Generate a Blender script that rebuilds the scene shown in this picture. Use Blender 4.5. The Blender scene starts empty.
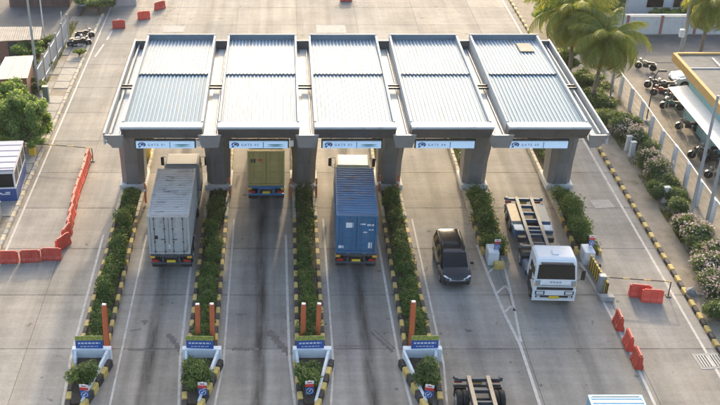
import bpy, bmesh, math, random
import numpy as np
from mathutils import Vector, Matrix
R = math.radians
PI = math.pi
scene = bpy.context.scene
COL = scene.collection

# ------------------------------------------------------------------ camera
CAM_H, FPX, PX0, PY0 = 34.3, 1030.0, 280.0, 202.5          # metres, focal length / principal point in photo pixels
PITCH = math.atan(587 / FPX)
cd = bpy.data.cameras.new('camera'); cam = bpy.data.objects.new('camera', cd); COL.objects.link(cam)
cam.location = (0, 0, CAM_H); cam.rotation_euler = (PI / 2 - PITCH, 0, 0)
cd.sensor_width = 36; cd.lens = FPX / 720 * 36; cd.shift_x = (360 - PX0) / 720
cd.clip_start = 0.5; cd.clip_end = 5000
scene.camera = cam
def g(px, py, z=0.0):
    """photo pixel -> point on the level z (metres)"""
    a = (px - PX0) / FPX; b = (py - PY0) / FPX
    dy = math.cos(PITCH) - b * math.sin(PITCH); dz = -math.sin(PITCH) - b * math.cos(PITCH)
    t = (z - CAM_H) / dz
    return Vector((a * t, dy * t, z))
# ------------------------------------------------------------------ sky, sun, exposure
SUN_EL, SUN_AZ = R(19.5), R(5.4)                           # azimuth from +Y towards +X
w = bpy.data.worlds.new('World'); scene.world = w; w.use_nodes = True
nt = w.node_tree; bg = nt.nodes['Background']
sky = nt.nodes.new('ShaderNodeTexSky'); sky.sky_type = 'NISHITA'; sky.sun_disc = False
sky.sun_elevation = SUN_EL; sky.sun_rotation = SUN_AZ
sky.air_density = 1.0; sky.dust_density = 5; sky.ozone_density = 1.0
nt.links.new(sky.outputs[0], bg.inputs[0]); bg.inputs[1].default_value = 0.15
sl = bpy.data.lights.new('sun', 'SUN'); sl.energy = 1.15; sl.angle = R(1.6); sl.color = (1.0, 0.82, 0.57)
so = bpy.data.objects.new('sun', sl); COL.objects.link(so)
to_sun = Vector((math.sin(SUN_AZ) * math.cos(SUN_EL), math.cos(SUN_AZ) * math.cos(SUN_EL), math.sin(SUN_EL)))
so.rotation_euler = to_sun.to_track_quat('Z', 'Y').to_euler(); so.location = (0, 60, 60)
scene.view_settings.view_transform = 'Standard'; scene.view_settings.look = 'None'
scene.view_settings.exposure = 1.63; scene.view_settings.gamma = 1.0
scene.view_settings.use_curve_mapping = False
scene.render.engine = 'CYCLES'
scene.cycles.max_bounces = 6; scene.cycles.diffuse_bounces = 3; scene.cycles.transparent_max_bounces = 6

# ------------------------------------------------------------------ materials
MATS = {}
def mat(name, col, rough=0.7, metal=0.0, var=0.15, scale=3.0, bump=0.0, bscale=20.0, dirt=None, dirt_amt=0.0,
        dirt_scale=1.5, obj_var=0.0, spec=0.5, streak=None, coat=0.0):
    if name in MATS: return MATS[name]
    m = bpy.data.materials.new(name); m.use_nodes = True; n = m.node_tree.nodes; L = m.node_tree.links
    b = n['Principled BSDF']; b.inputs['Roughness'].default_value = rough; b.inputs['Metallic'].default_value = metal
    b.inputs['Specular IOR Level'].default_value = spec
    if coat: b.inputs['Coat Weight'].default_value = coat; b.inputs['Coat Roughness'].default_value = 0.08
    tc = n.new('ShaderNodeTexCoord')
    vec = tc.outputs['Object']
    if streak:
        mp = n.new('ShaderNodeMapping'); mp.inputs['Scale'].default_value = streak; L.new(vec, mp.inputs[0]); vec = mp.outputs[0]
    nz = n.new('ShaderNodeTexNoise'); nz.inputs['Scale'].default_value = scale; nz.inputs['Detail'].default_value = 6
    nz.inputs['Roughness'].default_value = 0.65; L.new(vec, nz.inputs['Vector'])
    mr = n.new('ShaderNodeMapRange'); mr.inputs['From Min'].default_value = 0.25; mr.inputs['From Max'].default_value = 0.75
    mr.inputs['To Min'].default_value = 1 - var; mr.inputs['To Max'].default_value = 1 + var; L.new(nz.outputs['Fac'], mr.inputs['Value'])
    mx = n.new('ShaderNodeVectorMath'); mx.operation = 'SCALE'; mx.inputs[0].default_value = col[:3]; L.new(mr.outputs[0], mx.inputs['Scale'])
    out = mx.outputs[0]
    if dirt is not None:
        n2 = n.new('ShaderNodeTexNoise'); n2.inputs['Scale'].default_value = dirt_scale; n2.inputs['Detail'].default_value = 8
        n2.inputs['Roughness'].default_value = 0.7; L.new(vec, n2.inputs['Vector'])
        m2 = n.new('ShaderNodeMapRange'); m2.inputs['From Min'].default_value = 0.62 - 0.2 * dirt_amt; m2.inputs['From Max'].default_value = 0.74 - 0.1 * dirt_amt
        m2.inputs['To Max'].default_value = min(1, 0.4 + dirt_amt); L.new(n2.outputs['Fac'], m2.inputs['Value'])
        mm = n.new('ShaderNodeMix'); mm.data_type = 'RGBA'; L.new(m2.outputs[0], mm.inputs['Factor'])
        L.new(out, mm.inputs['A']); mm.inputs['B'].default_value = (*dirt, 1); out = mm.outputs['Result']
    if obj_var:
        oi = n.new('ShaderNodeObjectInfo'); m3 = n.new('ShaderNodeMapRange')
        m3.inputs['To Min'].default_value = 1 - obj_var; m3.inputs['To Max'].default_value = 1 + obj_var; L.new(oi.outputs['Random'], m3.inputs['Value'])
        v3 = n.new('ShaderNodeVectorMath'); v3.operation = 'SCALE'; L.new(out, v3.inputs[0]); L.new(m3.outputs[0], v3.inputs['Scale']); out = v3.outputs[0]
    L.new(out, b.inputs['Base Color'])
    if bump:
        n4 = n.new('ShaderNodeTexNoise'); n4.inputs['Scale'].default_value = bscale; n4.inputs['Detail'].default_value = 5; L.new(vec, n4.inputs['Vector'])
        bp = n.new('ShaderNodeBump'); bp.inputs['Strength'].default_value = bump; bp.inputs['Distance'].default_value = 0.02
        L.new(n4.outputs['Fac'], bp.inputs['Height']); L.new(bp.outputs[0], b.inputs['Normal'])
    MATS[name] = m
    return m

def leaf_mat(name, stops, trans=0.35, tcol=None):
    m = bpy.data.materials.new(name); m.use_nodes = True; n = m.node_tree.nodes; L = m.node_tree.links
    b = n['Principled BSDF']; b.inputs['Roughness'].default_value = 0.5; b.inputs['Specular IOR Level'].default_value = 0.35
    at = n.new('ShaderNodeAttribute'); at.attribute_name = 'tone'
    cr = n.new('ShaderNodeValToRGB'); L.new(at.outputs['Fac'], cr.inputs[0])
    e = cr.color_ramp.elements
    while len(e) < len(stops): e.new(0.5)
    for k, (p, c) in enumerate(stops): e[k].position = p; e[k].color = (*c, 1)
    L.new(cr.outputs[0], b.inputs['Base Color'])
    tr = n.new('ShaderNodeBsdfTranslucent')
    vm = n.new('ShaderNodeVectorMath'); vm.operation = 'MULTIPLY'; L.new(cr.outputs[0], vm.inputs[0]); vm.inputs[1].default_value = tcol or (1.5, 1.4, 0.6)
    L.new(vm.outputs[0], tr.inputs[0])
    ms = n.new('ShaderNodeMixShader'); ms.inputs[0].default_value = trans
    L.new(b.outputs[0], ms.inputs[1]); L.new(tr.outputs[0], ms.inputs[2]); L.new(ms.outputs[0], n['Material Output'].inputs[0])
    return m

def road_mat():
    """weathered concrete, tyre and oil marks laid along each lane (world position)"""
    m = bpy.data.materials.new('road_concrete'); m.use_nodes = True; n = m.node_tree.nodes; L = m.node_tree.links
    b = n['Principled BSDF']
    def math_(op, a, c=None, clamp=False):
        x = n.new('ShaderNodeMath'); x.operation = op; x.use_clamp = clamp
        for i, v in enumerate((a, c)):
            if v is None: continue
            if isinstance(v, (int, float)): x.inputs[i].default_value = v
            else: L.new(v, x.inputs[i])
        return x.outputs[0]
    def rng(v, a, c, lo=0.0, hi=1.0, smooth=True):
        x = n.new('ShaderNodeMapRange'); x.interpolation_type = 'SMOOTHSTEP' if smooth else 'LINEAR'
        for i, q in enumerate((a, c, lo, hi)): x.inputs[i + 1].default_value = q
        L.new(v, x.inputs[0]); return x.outputs[0]
    def noise(sc, scale=(1, 1, 1), det=6, rough=0.6, off=(0, 0, 0)):
        mp = n.new('ShaderNodeMapping'); mp.inputs['Scale'].default_value = scale; mp.inputs['Location'].default_value = off
        L.new(geo.outputs['Position'], mp.inputs[0])
        x = n.new('ShaderNodeTexNoise'); x.inputs['Scale'].default_value = sc; x.inputs['Detail'].default_value = det
        x.inputs['Roughness'].default_value = rough; L.new(mp.outputs[0], x.inputs['Vector']); return x.outputs['Fac']
    geo = n.new('ShaderNodeNewGeometry'); sp = n.new('ShaderNodeSeparateXYZ'); L.new(geo.outputs['Position'], sp.inputs[0])
    X, Y = sp.outputs[0], sp.outputs[1]
    wob = math_('MULTIPLY', math_('SUBTRACT', noise(0.12, (1, 1, 1), 2), 0.5), 0.5)
    Xw = math_('ADD', X, wob)
    u = math_('FRACT', math_('ADD', math_('DIVIDE', math_('SUBTRACT', Xw, 1.62), 5.81), 20))      # 0.5 = lane middle
    d = math_('ABSOLUTE', math_('SUBTRACT', u, 0.53))
    oil = math_('ADD', math_('MULTIPLY', rng(d, 0.005, 0.095, 1, 0), 0.78), math_('MULTIPLY', rng(d, 0.03, 0.14, 1, 0), 0.22))
    tyre = math_('ADD', rng(math_('ABSOLUTE', math_('SUBTRACT', d, 0.17)), 0.02, 0.08, 1, 0), 0)
    zone = math_('MULTIPLY', rng(X, -10.4, -9.2), rng(X, 17.5, 19.0, 1, 0))
    zone = math_('MULTIPLY', zone, rng(Y, 80, 95, 1, 0.25))
    inb = rng(X, 6.8, 8.2, 1.0, 0.38)
    streaky = rng(noise(0.7, (2.6, 0.28, 1), 7, 0.7), 0.32, 0.68, 0.45, 1)
    oil = math_('MULTIPLY', math_('MULTIPLY', math_('MULTIPLY', oil, zone), inb), streaky)
    tyre = math_('MULTIPLY', math_('MULTIPLY', math_('MULTIPLY', tyre, zone), inb), streaky)
    darkf = math_('SUBTRACT', 1, math_('MULTIPLY', oil, 0.88)); darkf = math_('MULTIPLY', darkf, math_('SUBTRACT', 1, math_('MULTIPLY', tyre, 0.20)))
    longs = rng(noise(0.35, (2.4, 0.10, 1), 6, 0.65, (31, 4, 0)), 0.3, 0.7, 0.80, 1.10)
    mott = rng(noise(0.28, (1, 1, 1), 8, 0.7, (7, 3, 0)), 0.28, 0.72, 0.80, 1.16)
    fine = rng(noise(6.0, (1, 1, 1), 4, 0.7), 0.2, 0.8, 0.90, 1.10)
    trans = rng(noise(0.9, (0.10, 2.2, 1), 4, 0.6, (3, 9, 0)), 0.35, 0.7, 0.94, 1.05)   # brooming across the lane
    spots = rng(noise(1.1, (1, 1, 1), 4, 0.6, (90, 12, 0)), 0.66, 0.70, 1, 0.55)
    oi = n.new('ShaderNodeObjectInfo'); slab = rng(oi.outputs['Random'], 0, 1, 0.90, 1.09, False)
    vo = n.new('ShaderNodeTexVoronoi'); vo.feature = 'DISTANCE_TO_EDGE'; vo.inputs['Scale'].default_value = 0.16
    wv = n.new('ShaderNodeVectorMath'); wv.operation = 'ADD'; L.new(geo.outputs['Position'], wv.inputs[0])
    nv = n.new('ShaderNodeTexNoise'); nv.inputs['Scale'].default_value = 0.9; nv.inputs['Detail'].default_value = 5; L.new(geo.outputs['Position'], nv.inputs['Vector'])
    sv = n.new('ShaderNodeVectorMath'); sv.operation = 'SCALE'; L.new(nv.outputs['Color'], sv.inputs[0]); sv.inputs['Scale'].default_value = 2.2; L.new(sv.outputs[0], wv.inputs[1])
    L.new(wv.outputs[0], vo.inputs['Vector'])
    crack = rng(vo.outputs['Distance'], 0.002, 0.010, 1, 0); crack = math_('MULTIPLY', crack, rng(noise(0.10, (1, 1, 1), 3, 0.5, (17, 40, 0)), 0.58, 0.66))
    darkf = math_('MULTIPLY', darkf, math_('SUBTRACT', 1, math_('MULTIPLY', crack, 0.45)))
    # stains creeping out from the cross joints (every 5.05 m)
    jy = math_('ABSOLUTE', math_('SUBTRACT', math_('FRACT', math_('DIVIDE', math_('SUBTRACT', Y, 14 - 2.525), 5.05)), 0.5))
    js = math_('MULTIPLY', rng(jy, 0.0, 0.030, 1, 0), rng(noise(0.7, (1, 1, 1), 5, 0.7, (2, 71, 0)), 0.42, 0.66))
    darkf = math_('MULTIPLY', darkf, math_('SUBTRACT', 1, math_('MULTIPLY', js, 0.35)))
    f = darkf
    for k in (longs, mott, fine, trans, spots, slab): f = math_('MULTIPLY', f, k)
    tint = n.new('ShaderNodeMix'); tint.data_type = 'RGBA'
    L.new(rng(noise(0.15, (1, 0.5, 1), 4, 0.6, (55, 0, 0)), 0.35, 0.65), tint.inputs['Factor'])
    tint.inputs['A'].default_value = (0.315, 0.288, 0.245, 1); tint.inputs['B'].default_value = (0.275, 0.262, 0.238, 1)
    vm = n.new('ShaderNodeVectorMath'); vm.operation = 'SCALE'; L.new(tint.outputs['Result'], vm.inputs[0]); L.new(f, vm.inputs['Scale'])
    L.new(vm.outputs[0], b.inputs['Base Color'])
    b.inputs['Roughness'].default_value = 0.85; b.inputs['Specular IOR Level'].default_value = 0.3
    bp = n.new('ShaderNodeBump'); bp.inputs['Strength'].default_value = 0.25; bp.inputs['Distance'].default_value = 0.01
    L.new(noise(14.0, (1, 1, 1), 4, 0.7), bp.inputs['Height']); L.new(bp.outputs[0], b.inputs['Normal'])
    return m
M_ROAD = road_mat()

M_SEAL = mat('joint_sealant', (0.14, 0.13, 0.115), 0.85)
M_TAR = mat('tar_patch', (0.10, 0.098, 0.095), 0.7, var=0.4, scale=4)
M_EARTH = mat('dry_earth', (0.27, 0.235, 0.18), 0.95, var=0.3, scale=0.5, bump=0.5, bscale=6, dirt=(0.12, 0.12, 0.06), dirt_amt=0.25, dirt_scale=0.7)
M_DIRT = mat('verge_soil', (0.285, 0.245, 0.19), 0.95, var=0.25, scale=1.2, bump=0.5, bscale=9, dirt=(0.10, 0.11, 0.045), dirt_amt=0.3, dirt_scale=0.8)
M_ASPH = mat('old_asphalt', (0.115, 0.112, 0.108), 0.85, var=0.3, scale=0.5, bump=0.3, bscale=30, dirt=(0.20, 0.18, 0.15), dirt_amt=0.3, dirt_scale=0.35)
M_PAVE = mat('paver_concrete', (0.34, 0.32, 0.28), 0.85, var=0.2, scale=2, bump=0.3, obj_var=0.15, dirt=(0.17, 0.15, 0.11), dirt_amt=0.3)
M_WHITE_LINE = mat('road_paint', (0.48, 0.465, 0.43), 0.75, var=0.2, scale=3, dirt=(0.28, 0.265, 0.24), dirt_amt=0.45, dirt_scale=1.7)
M_KERB_Y = mat('kerb_yellow', (0.57, 0.42, 0.13), 0.75, var=0.2, scale=3, dirt=(0.30, 0.26, 0.17), dirt_amt=0.35, dirt_scale=2.5, obj_var=0.12)
M_KERB_K = mat('kerb_black', (0.035, 0.034, 0.034), 0.75, var=0.3, scale=3, dirt=(0.14, 0.13, 0.11), dirt_amt=0.35, dirt_scale=2.5, obj_var=0.2)
M_KERB_W = mat('kerb_faded', (0.50, 0.45, 0.33), 0.8, var=0.2, dirt=(0.25, 0.22, 0.17), dirt_amt=0.4, dirt_scale=2, obj_var=0.15)
M_CONC = mat('concrete_grey', (0.34, 0.33, 0.31), 0.85, var=0.2, scale=2, bump=0.3, dirt=(0.18, 0.17, 0.15), dirt_amt=0.3)
M_CONC_L = mat('concrete_limewash', (0.60, 0.60, 0.57), 0.8, var=0.15, scale=2, dirt=(0.30, 0.28, 0.24), dirt_amt=0.35, dirt_scale=2)
M_PLANTER = mat('planter_white', (0.70, 0.74, 0.76), 0.7, var=0.1, dirt=(0.38, 0.40, 0.40), dirt_amt=0.3, dirt_scale=2)
M_SOIL = mat('soil', (0.07, 0.055, 0.04), 1.0, var=0.3, bump=0.5)
M_CLAD = mat('column_cladding', (0.23, 0.23, 0.228), 0.45, 0.4, var=0.12, scale=0.9, streak=(3, 3, 0.35), dirt=(0.13, 0.128, 0.124), dirt_amt=0.35, dirt_scale=1.2)
M_PANEL = mat('roof_cladding', (0.27, 0.265, 0.255), 0.5, 0.3, var=0.10, scale=0.8, dirt=(0.15, 0.145, 0.138), dirt_amt=0.3, dirt_scale=0.9)
M_FASCIA = mat('fascia_cladding', (0.145, 0.143, 0.14), 0.5, 0.3, var=0.15, scale=0.8, dirt=(0.08, 0.075, 0.07), dirt_amt=0.3, dirt_scale=0.9)
M_TRIM = mat('parapet_trim', (0.43, 0.465, 0.485), 0.6, 0.0, spec=0.3, var=0.10, scale=1.0, dirt=(0.24, 0.235, 0.22), dirt_amt=0.35, dirt_scale=1.3)
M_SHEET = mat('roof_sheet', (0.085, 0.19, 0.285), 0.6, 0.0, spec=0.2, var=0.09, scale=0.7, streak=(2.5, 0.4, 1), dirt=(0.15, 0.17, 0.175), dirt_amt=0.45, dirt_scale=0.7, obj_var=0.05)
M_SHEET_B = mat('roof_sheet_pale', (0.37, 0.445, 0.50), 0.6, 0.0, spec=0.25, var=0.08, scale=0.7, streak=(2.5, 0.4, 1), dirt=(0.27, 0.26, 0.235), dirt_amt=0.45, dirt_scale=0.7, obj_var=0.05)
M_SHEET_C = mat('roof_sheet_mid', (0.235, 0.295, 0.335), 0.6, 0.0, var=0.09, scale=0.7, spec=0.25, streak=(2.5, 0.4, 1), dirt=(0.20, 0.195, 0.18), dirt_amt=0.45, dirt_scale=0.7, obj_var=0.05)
M_SHEET_D = mat('roof_sheet_rib_blue', (0.22, 0.325, 0.40), 0.6, 0.0, var=0.09, scale=0.7, spec=0.25, streak=(2.5, 0.4, 1), dirt=(0.25, 0.27, 0.27), dirt_amt=0.3, dirt_scale=0.8)
M_SHEET_OLD = mat('roof_sheet_rusty', (0.24, 0.235, 0.22), 0.65, 0.0, var=0.12, scale=0.9, spec=0.2, streak=(2.5, 0.4, 1), dirt=(0.20, 0.13, 0.08), dirt_amt=0.35, dirt_scale=1.0)
M_BACKP = mat('parapet_back_shaded', (0.16, 0.20, 0.235), 0.6, 0.0, var=0.12, spec=0.3)  # darker than the other parapets: shade on its inner face painted in
M_DARK = mat('dark_metal', (0.045, 0.047, 0.05), 0.55, 0.3, var=0.3)
M_STEEL = mat('galvanised_steel', (0.42, 0.43, 0.43), 0.45, 0.7, var=0.15)
M_GREYP = mat('grey_pole_paint', (0.33, 0.35, 0.36), 0.5, 0.2, var=0.15, dirt=(0.2, 0.16, 0.12), dirt_amt=0.2)
M_SIGN = mat('sign_face', (0.56, 0.74, 0.90), 0.35, var=0.05)
_b = M_SIGN.node_tree.nodes['Principled BSDF']; _b.inputs['Emission Color'].default_value = (0.45, 0.68, 1.0, 1); _b.inputs['Emission Strength'].default_value = 0.12   # back-lit box
M_NAVY = mat('navy_print', (0.02, 0.055, 0.24), 0.4, var=0.1)
M_TEAL_PRINT = mat('green_blue_print', (0.10, 0.32, 0.34), 0.4, var=0.25, scale=4)
M_BLUE_SIGN = mat('blue_sign', (0.025, 0.09, 0.32), 0.4, var=0.1)
M_LIME = mat('yellow_green_print', (0.30, 0.30, 0.05), 0.5, var=0.5, scale=9, dirt=(0.05, 0.11, 0.02), dirt_amt=0.5, dirt_scale=7)
M_WHITE = mat('white_paint', (0.78, 0.79, 0.79), 0.35, var=0.05, dirt=(0.5, 0.49, 0.46), dirt_amt=0.15, coat=0.2)
M_RED_SIGN = mat('red_sign', (0.62, 0.05, 0.05), 0.4, var=0.1)
M_ORANGE = mat('guard_orange', (0.56, 0.135, 0.05), 0.5, var=0.15, dirt=(0.34, 0.13, 0.07), dirt_amt=0.3, dirt_scale=3)
M_BARR = mat('barrier_red', (0.62, 0.075, 0.045), 0.5, var=0.15, scale=2, dirt=(0.48, 0.17, 0.12), dirt_amt=0.35, dirt_scale=2.2, obj_var=0.28)
M_RUBBER = mat('tyre_rubber', (0.022, 0.022, 0.022), 0.85, var=0.3)
M_RIM = mat('wheel_rim', (0.35, 0.35, 0.34), 0.45, 0.5, var=0.2)
M_GLASS = mat('dark_glass', (0.012, 0.016, 0.018), 0.06, 0.0, var=0.1, spec=0.3)
M_CHROME = mat('chrome', (0.75, 0.76, 0.78), 0.15, 1.0, var=0.03)
M_LAMP = mat('headlamp_lens', (0.75, 0.78, 0.8), 0.12, 0.3, var=0.05)
M_TAIL = mat('tail_lens', (0.45, 0.02, 0.015), 0.25, var=0.1)
M_AMBER = mat('amber_reflector', (0.75, 0.40, 0.05), 0.35, var=0.1)
M_PLATE_Y = mat('plate_yellow', (0.75, 0.52, 0.05), 0.45, var=0.1)
M_PLATE_K = mat('plate_black', (0.02, 0.02, 0.02), 0.45, var=0.1)
M_CHASSIS = mat('chassis_paint', (0.07, 0.085, 0.10), 0.6, 0.2, var=0.3, dirt=(0.16, 0.12, 0.08), dirt_amt=0.35, dirt_scale=3)
M_CHAS_BLUE = mat('chassis_blue', (0.04, 0.17, 0.36), 0.5, 0.1, var=0.2, dirt=(0.10, 0.12, 0.14), dirt_amt=0.35, dirt_scale=3)
M_RAILTAN = mat('worn_rail_top', (0.33, 0.28, 0.21), 0.6, 0.2, var=0.25, dirt=(0.16, 0.09, 0.05), dirt_amt=0.4, dirt_scale=3)
M_CHAS_DB = mat('chassis_dark_blue', (0.035, 0.085, 0.15), 0.55, 0.1, var=0.25, dirt=(0.12, 0.11, 0.10), dirt_amt=0.3, dirt_scale=3)
M_RAILGREY = mat('rail_top_grey', (0.19, 0.20, 0.20), 0.6, 0.2, var=0.25, dirt=(0.22, 0.16, 0.10), dirt_amt=0.5, dirt_scale=1.5)
M_BLACKCAR = mat('black_car_paint', (0.012, 0.013, 0.016), 0.2, 0.0, var=0.1, spec=0.5, coat=0.5)
M_WHITECAR = mat('white_car_paint', (0.76, 0.77, 0.78), 0.25, var=0.03, coat=1.0)
M_ORANGEB = mat('building_orange', (0.50, 0.32, 0.11), 0.75, var=0.12, dirt=(0.40, 0.22, 0.06), dirt_amt=0.25)
M_TEAL = mat('building_teal', (0.24, 0.44, 0.46), 0.8, var=0.08, dirt=(0.2, 0.38, 0.38), dirt_amt=0.2)
M_ROOFK = mat('building_roof', (0.15, 0.15, 0.145), 0.85, var=0.25, scale=1.0, dirt=(0.22, 0.21, 0.19), dirt_amt=0.35)
M_WALLW = mat('whitewashed_wall', (0.62, 0.64, 0.66), 0.8, var=0.1, dirt=(0.36, 0.36, 0.35), dirt_amt=0.3, dirt_scale=0.8)
M_REDPIL = mat('red_pilaster', (0.40, 0.17, 0.16), 0.8, var=0.2)
M_TIN = mat('old_tin_roof', (0.36, 0.345, 0.32), 0.6, 0.3, var=0.25, scale=1.5, streak=(3, 0.5, 1), dirt=(0.24, 0.17, 0.11), dirt_amt=0.35, obj_var=0.08)
M_RUST = mat('rusty_wall', (0.24, 0.13, 0.09), 0.85, var=0.3, dirt=(0.10, 0.06, 0.05), dirt_amt=0.35)
M_ZINC = mat('zinc_fence', (0.46, 0.48, 0.51), 0.5, 0.4, var=0.15, dirt=(0.30, 0.28, 0.26), dirt_amt=0.3, obj_var=0.1)
M_BOOTH_B = mat('booth_blue', (0.035, 0.085, 0.26), 0.45, var=0.1)
M_BOOTH_W = mat('booth_white', (0.66, 0.68, 0.72), 0.5, var=0.08, dirt=(0.4, 0.4, 0.4), dirt_amt=0.25)
M_BOOTH_R = mat('booth_roof', (0.34, 0.35, 0.42), 0.6, var=0.1, dirt=(0.22, 0.22, 0.23), dirt_amt=0.3)
M_GREENBOX = mat('cabinet_green', (0.13, 0.18, 0.155), 0.5, var=0.1)
M_YELLOW = mat('safety_yellow', (0.72, 0.48, 0.04), 0.5, var=0.12, dirt=(0.35, 0.25, 0.06), dirt_amt=0.25)
M_BLACK = mat('safety_black', (0.02, 0.02, 0.02), 0.5, var=0.2)
M_BARK = mat('palm_bark', (0.20, 0.165, 0.125), 0.95, var=0.3, scale=4, streak=(1, 1, 4), bump=0.6, bscale=10)
M_TWIG = mat('twig_bark', (0.13, 0.10, 0.07), 0.95, var=0.3)
M_PATCH = mat('brown_panel', (0.17, 0.15, 0.12), 0.7, var=0.3)
M_LEAF_HEDGE = leaf_mat('hedge_leaves', [(0, (0.035, 0.072, 0.014)), (0.5, (0.078, 0.145, 0.028)), (0.85, (0.145, 0.215, 0.042)), (1, (0.27, 0.26, 0.08))], 0.35)
M_LEAF_TREE = leaf_mat('tree_leaves', [(0, (0.06, 0.12, 0.025)), (0.6, (0.15, 0.25, 0.055)), (1, (0.30, 0.40, 0.14))], 0.45)
M_LEAF_YEL = leaf_mat('yellow_green_leaves', [(0, (0.06, 0.11, 0.015)), (0.6, (0.14, 0.20, 0.03)), (1, (0.28, 0.27, 0.06))], 0.35)
M_LEAF_SHRUB = leaf_mat('shrub_leaves', [(0, (0.055, 0.095, 0.030)), (0.6, (0.115, 0.175, 0.055)), (1, (0.22, 0.28, 0.11))], 0.4)
M_FLOWER = leaf_mat('blossom_petals', [(0, (0.48, 0.27, 0.24)), (0.5, (0.62, 0.47, 0.40)), (1, (0.72, 0.66, 0.55))], 0.3, (1.0, 0.9, 0.85))
M_LEAF_PALM = leaf_mat('palm_leaflets', [(0, (0.08, 0.13, 0.022)), (0.5, (0.18, 0.235, 0.045)), (0.8, (0.32, 0.31, 0.07)), (1, (0.42, 0.28, 0.08))], 0.5, (1.5, 1.35, 0.5))
M_PALM_RIB = mat('palm_rib', (0.24, 0.22, 0.07), 0.7)
M_GRASS = leaf_mat('grass_blades', [(0, (0.05, 0.085, 0.015)), (0.6, (0.11, 0.14, 0.035)), (1, (0.24, 0.21, 0.09))], 0.35)

# ------------------------------------------------------------------ mesh helpers
class MB:
    def __init__(self): self.v = []; self.f = []; self.mi = []; self.cur = 0; self.sm = []; self.smooth = False
    def add(self, vs, fs):
        o = len(self.v); self.v += [tuple(p) for p in vs]
        for q in fs: self.f.append([i + o for i in q]); self.mi.append(self.cur); self.sm.append(self.smooth)
        return self
    def hexa(self, p):   # 8 points: bottom ring 0-3 (ccw from above), top ring 4-7
        return self.add(p, [(3, 2, 1, 0), (4, 5, 6, 7), (0, 1, 5, 4), (1, 2, 6, 5), (2, 3, 7, 6), (3, 0, 4, 7)])
    def box(self, x0, x1, y0, y1, z0, z1):
        return self.hexa([(x0, y0, z0), (x1, y0, z0), (x1, y1, z0), (x0, y1, z0), (x0, y0, z1), (x1, y0, z1), (x1, y1, z1), (x0, y1, z1)])
    def frustum(self, b, zb, t, zt):   # b,t = (x0,x1,y0,y1)
        return self.hexa([(b[0], b[2], zb), (b[1], b[2], zb), (b[1], b[3], zb), (b[0], b[3], zb), (t[0], t[2], zt), (t[1], t[2], zt), (t[1], t[3], zt), (t[0], t[3], zt)])
    def tube(self, p0, p1, r0, r1=None, n=8, caps=True):
        r1 = r0 if r1 is None else r1
        p0, p1 = Vector(p0), Vector(p1); d = (p1 - p0).normalized()
        a = d.orthogonal().normalized(); b = d.cross(a)
        vs = [p + a * (r * math.cos(2 * PI * k / n)) + b * (r * math.sin(2 * PI * k / n)) for p, r in ((p0, r0), (p1, r1)) for k in range(n)]
        s = self.smooth; self.smooth = n > 6
        self.add(vs, [(k, (k + 1) % n, n + (k + 1) % n, n + k) for k in range(n)]); self.smooth = s
        if caps: self.add(vs, [tuple(range(n - 1, -1, -1)), tuple(range(n, 2 * n))])
        return self
    def path(self, pts, rs, n=8):
        pts = [Vector(p) for p in pts]
        if not isinstance(rs, (list, tuple)): rs = [rs] * len(pts)
        vs = []; a = None
        for i, p in enumerate(pts):
            d = (pts[min(i + 1, len(pts) - 1)] - pts[max(i - 1, 0)]).normalized()
            a = d.orthogonal().normalized() if a is None else (a - d * a.dot(d)).normalized()
            b = d.cross(a)
            vs += [p + a * (rs[i] * math.cos(2 * PI * k / n)) + b * (rs[i] * math.sin(2 * PI * k / n)) for k in range(n)]
        fs = [(i * n + k, i * n + (k + 1) % n, (i + 1) * n + (k + 1) % n, (i + 1) * n + k) for i in range(len(pts) - 1) for k in range(n)]
        s = self.smooth; self.smooth = True
        self.add(vs, fs); self.smooth = s
        self.add(vs, [tuple(range(n - 1, -1, -1)), tuple(range((len(pts) - 1) * n, len(pts) * n))])
        return self
    def prism(self, prof, a0, a1, axis='x'):   # profile in the other two axes (in order), extruded along axis
        n = len(prof)
        def P(a, q):
            return {'x': (a, q[0], q[1]), 'y': (q[0], a, q[1]), 'z': (q[0], q[1], a)}[axis]
        vs = [P(a0, q) for q in prof] + [P(a1, q) for q in prof]
        fs = [(k, (k + 1) % n, n + (k + 1) % n, n + k) for k in range(n)] + [tuple(range(n - 1, -1, -1)), tuple(range(n, 2 * n))]
        return self.add(vs, fs)
    def lathe(self, prof, axis='x', c=(0, 0, 0), n=20):  # profile list of (along, radius)
        vs = []
        for a, r in prof:
            for k in range(n):
                q = (r * math.cos(2 * PI * k / n), r * math.sin(2 * PI * k / n))
                p = {'x': (a, q[0], q[1]), 'y': (q[0], a, q[1]), 'z': (q[0], q[1], a)}[axis]
                vs.append((p[0] + c[0], p[1] + c[1], p[2] + c[2]))
        m = len(prof)
        s = self.smooth; self.smooth = True
        self.add(vs, [(i * n + k, i * n + (k + 1) % n, (i + 1) * n + (k + 1) % n, (i + 1) * n + k) for i in range(m - 1) for k in range(n)])
        self.smooth = s
        self.add(vs, [tuple(range(n - 1, -1, -1)), tuple(range((m - 1) * n, m * n))])
        return self
    def mesh(self, name, mats, bevel=None):
        me = bpy.data.meshes.new(name); me.from_pydata(self.v, [], self.f)
        mats = mats if isinstance(mats, (list, tuple)) else [mats]
        for m in mats: me.materials.append(m)
        me.polygons.foreach_set('material_index', self.mi); me.polygons.foreach_set('use_smooth', self.sm)
        bm = bmesh.new(); bm.from_mesh(me); bmesh.ops.recalc_face_normals(bm, faces=bm.faces)
        if bevel:
            es = [e for e in bm.edges if len(e.link_faces) == 2 and e.calc_face_angle(0) > 0.5]
            bmesh.ops.bevel(bm, geom=es, offset=bevel, segments=2 if bevel > 0.02 else 1, affect='EDGES', clamp_overlap=True)
        bm.to_mesh(me); bm.free(); me.update()
        return me
    def build(self, name, mats, parent=None, bevel=None):
        return link(name, self.mesh(name, mats, bevel), parent)

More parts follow.
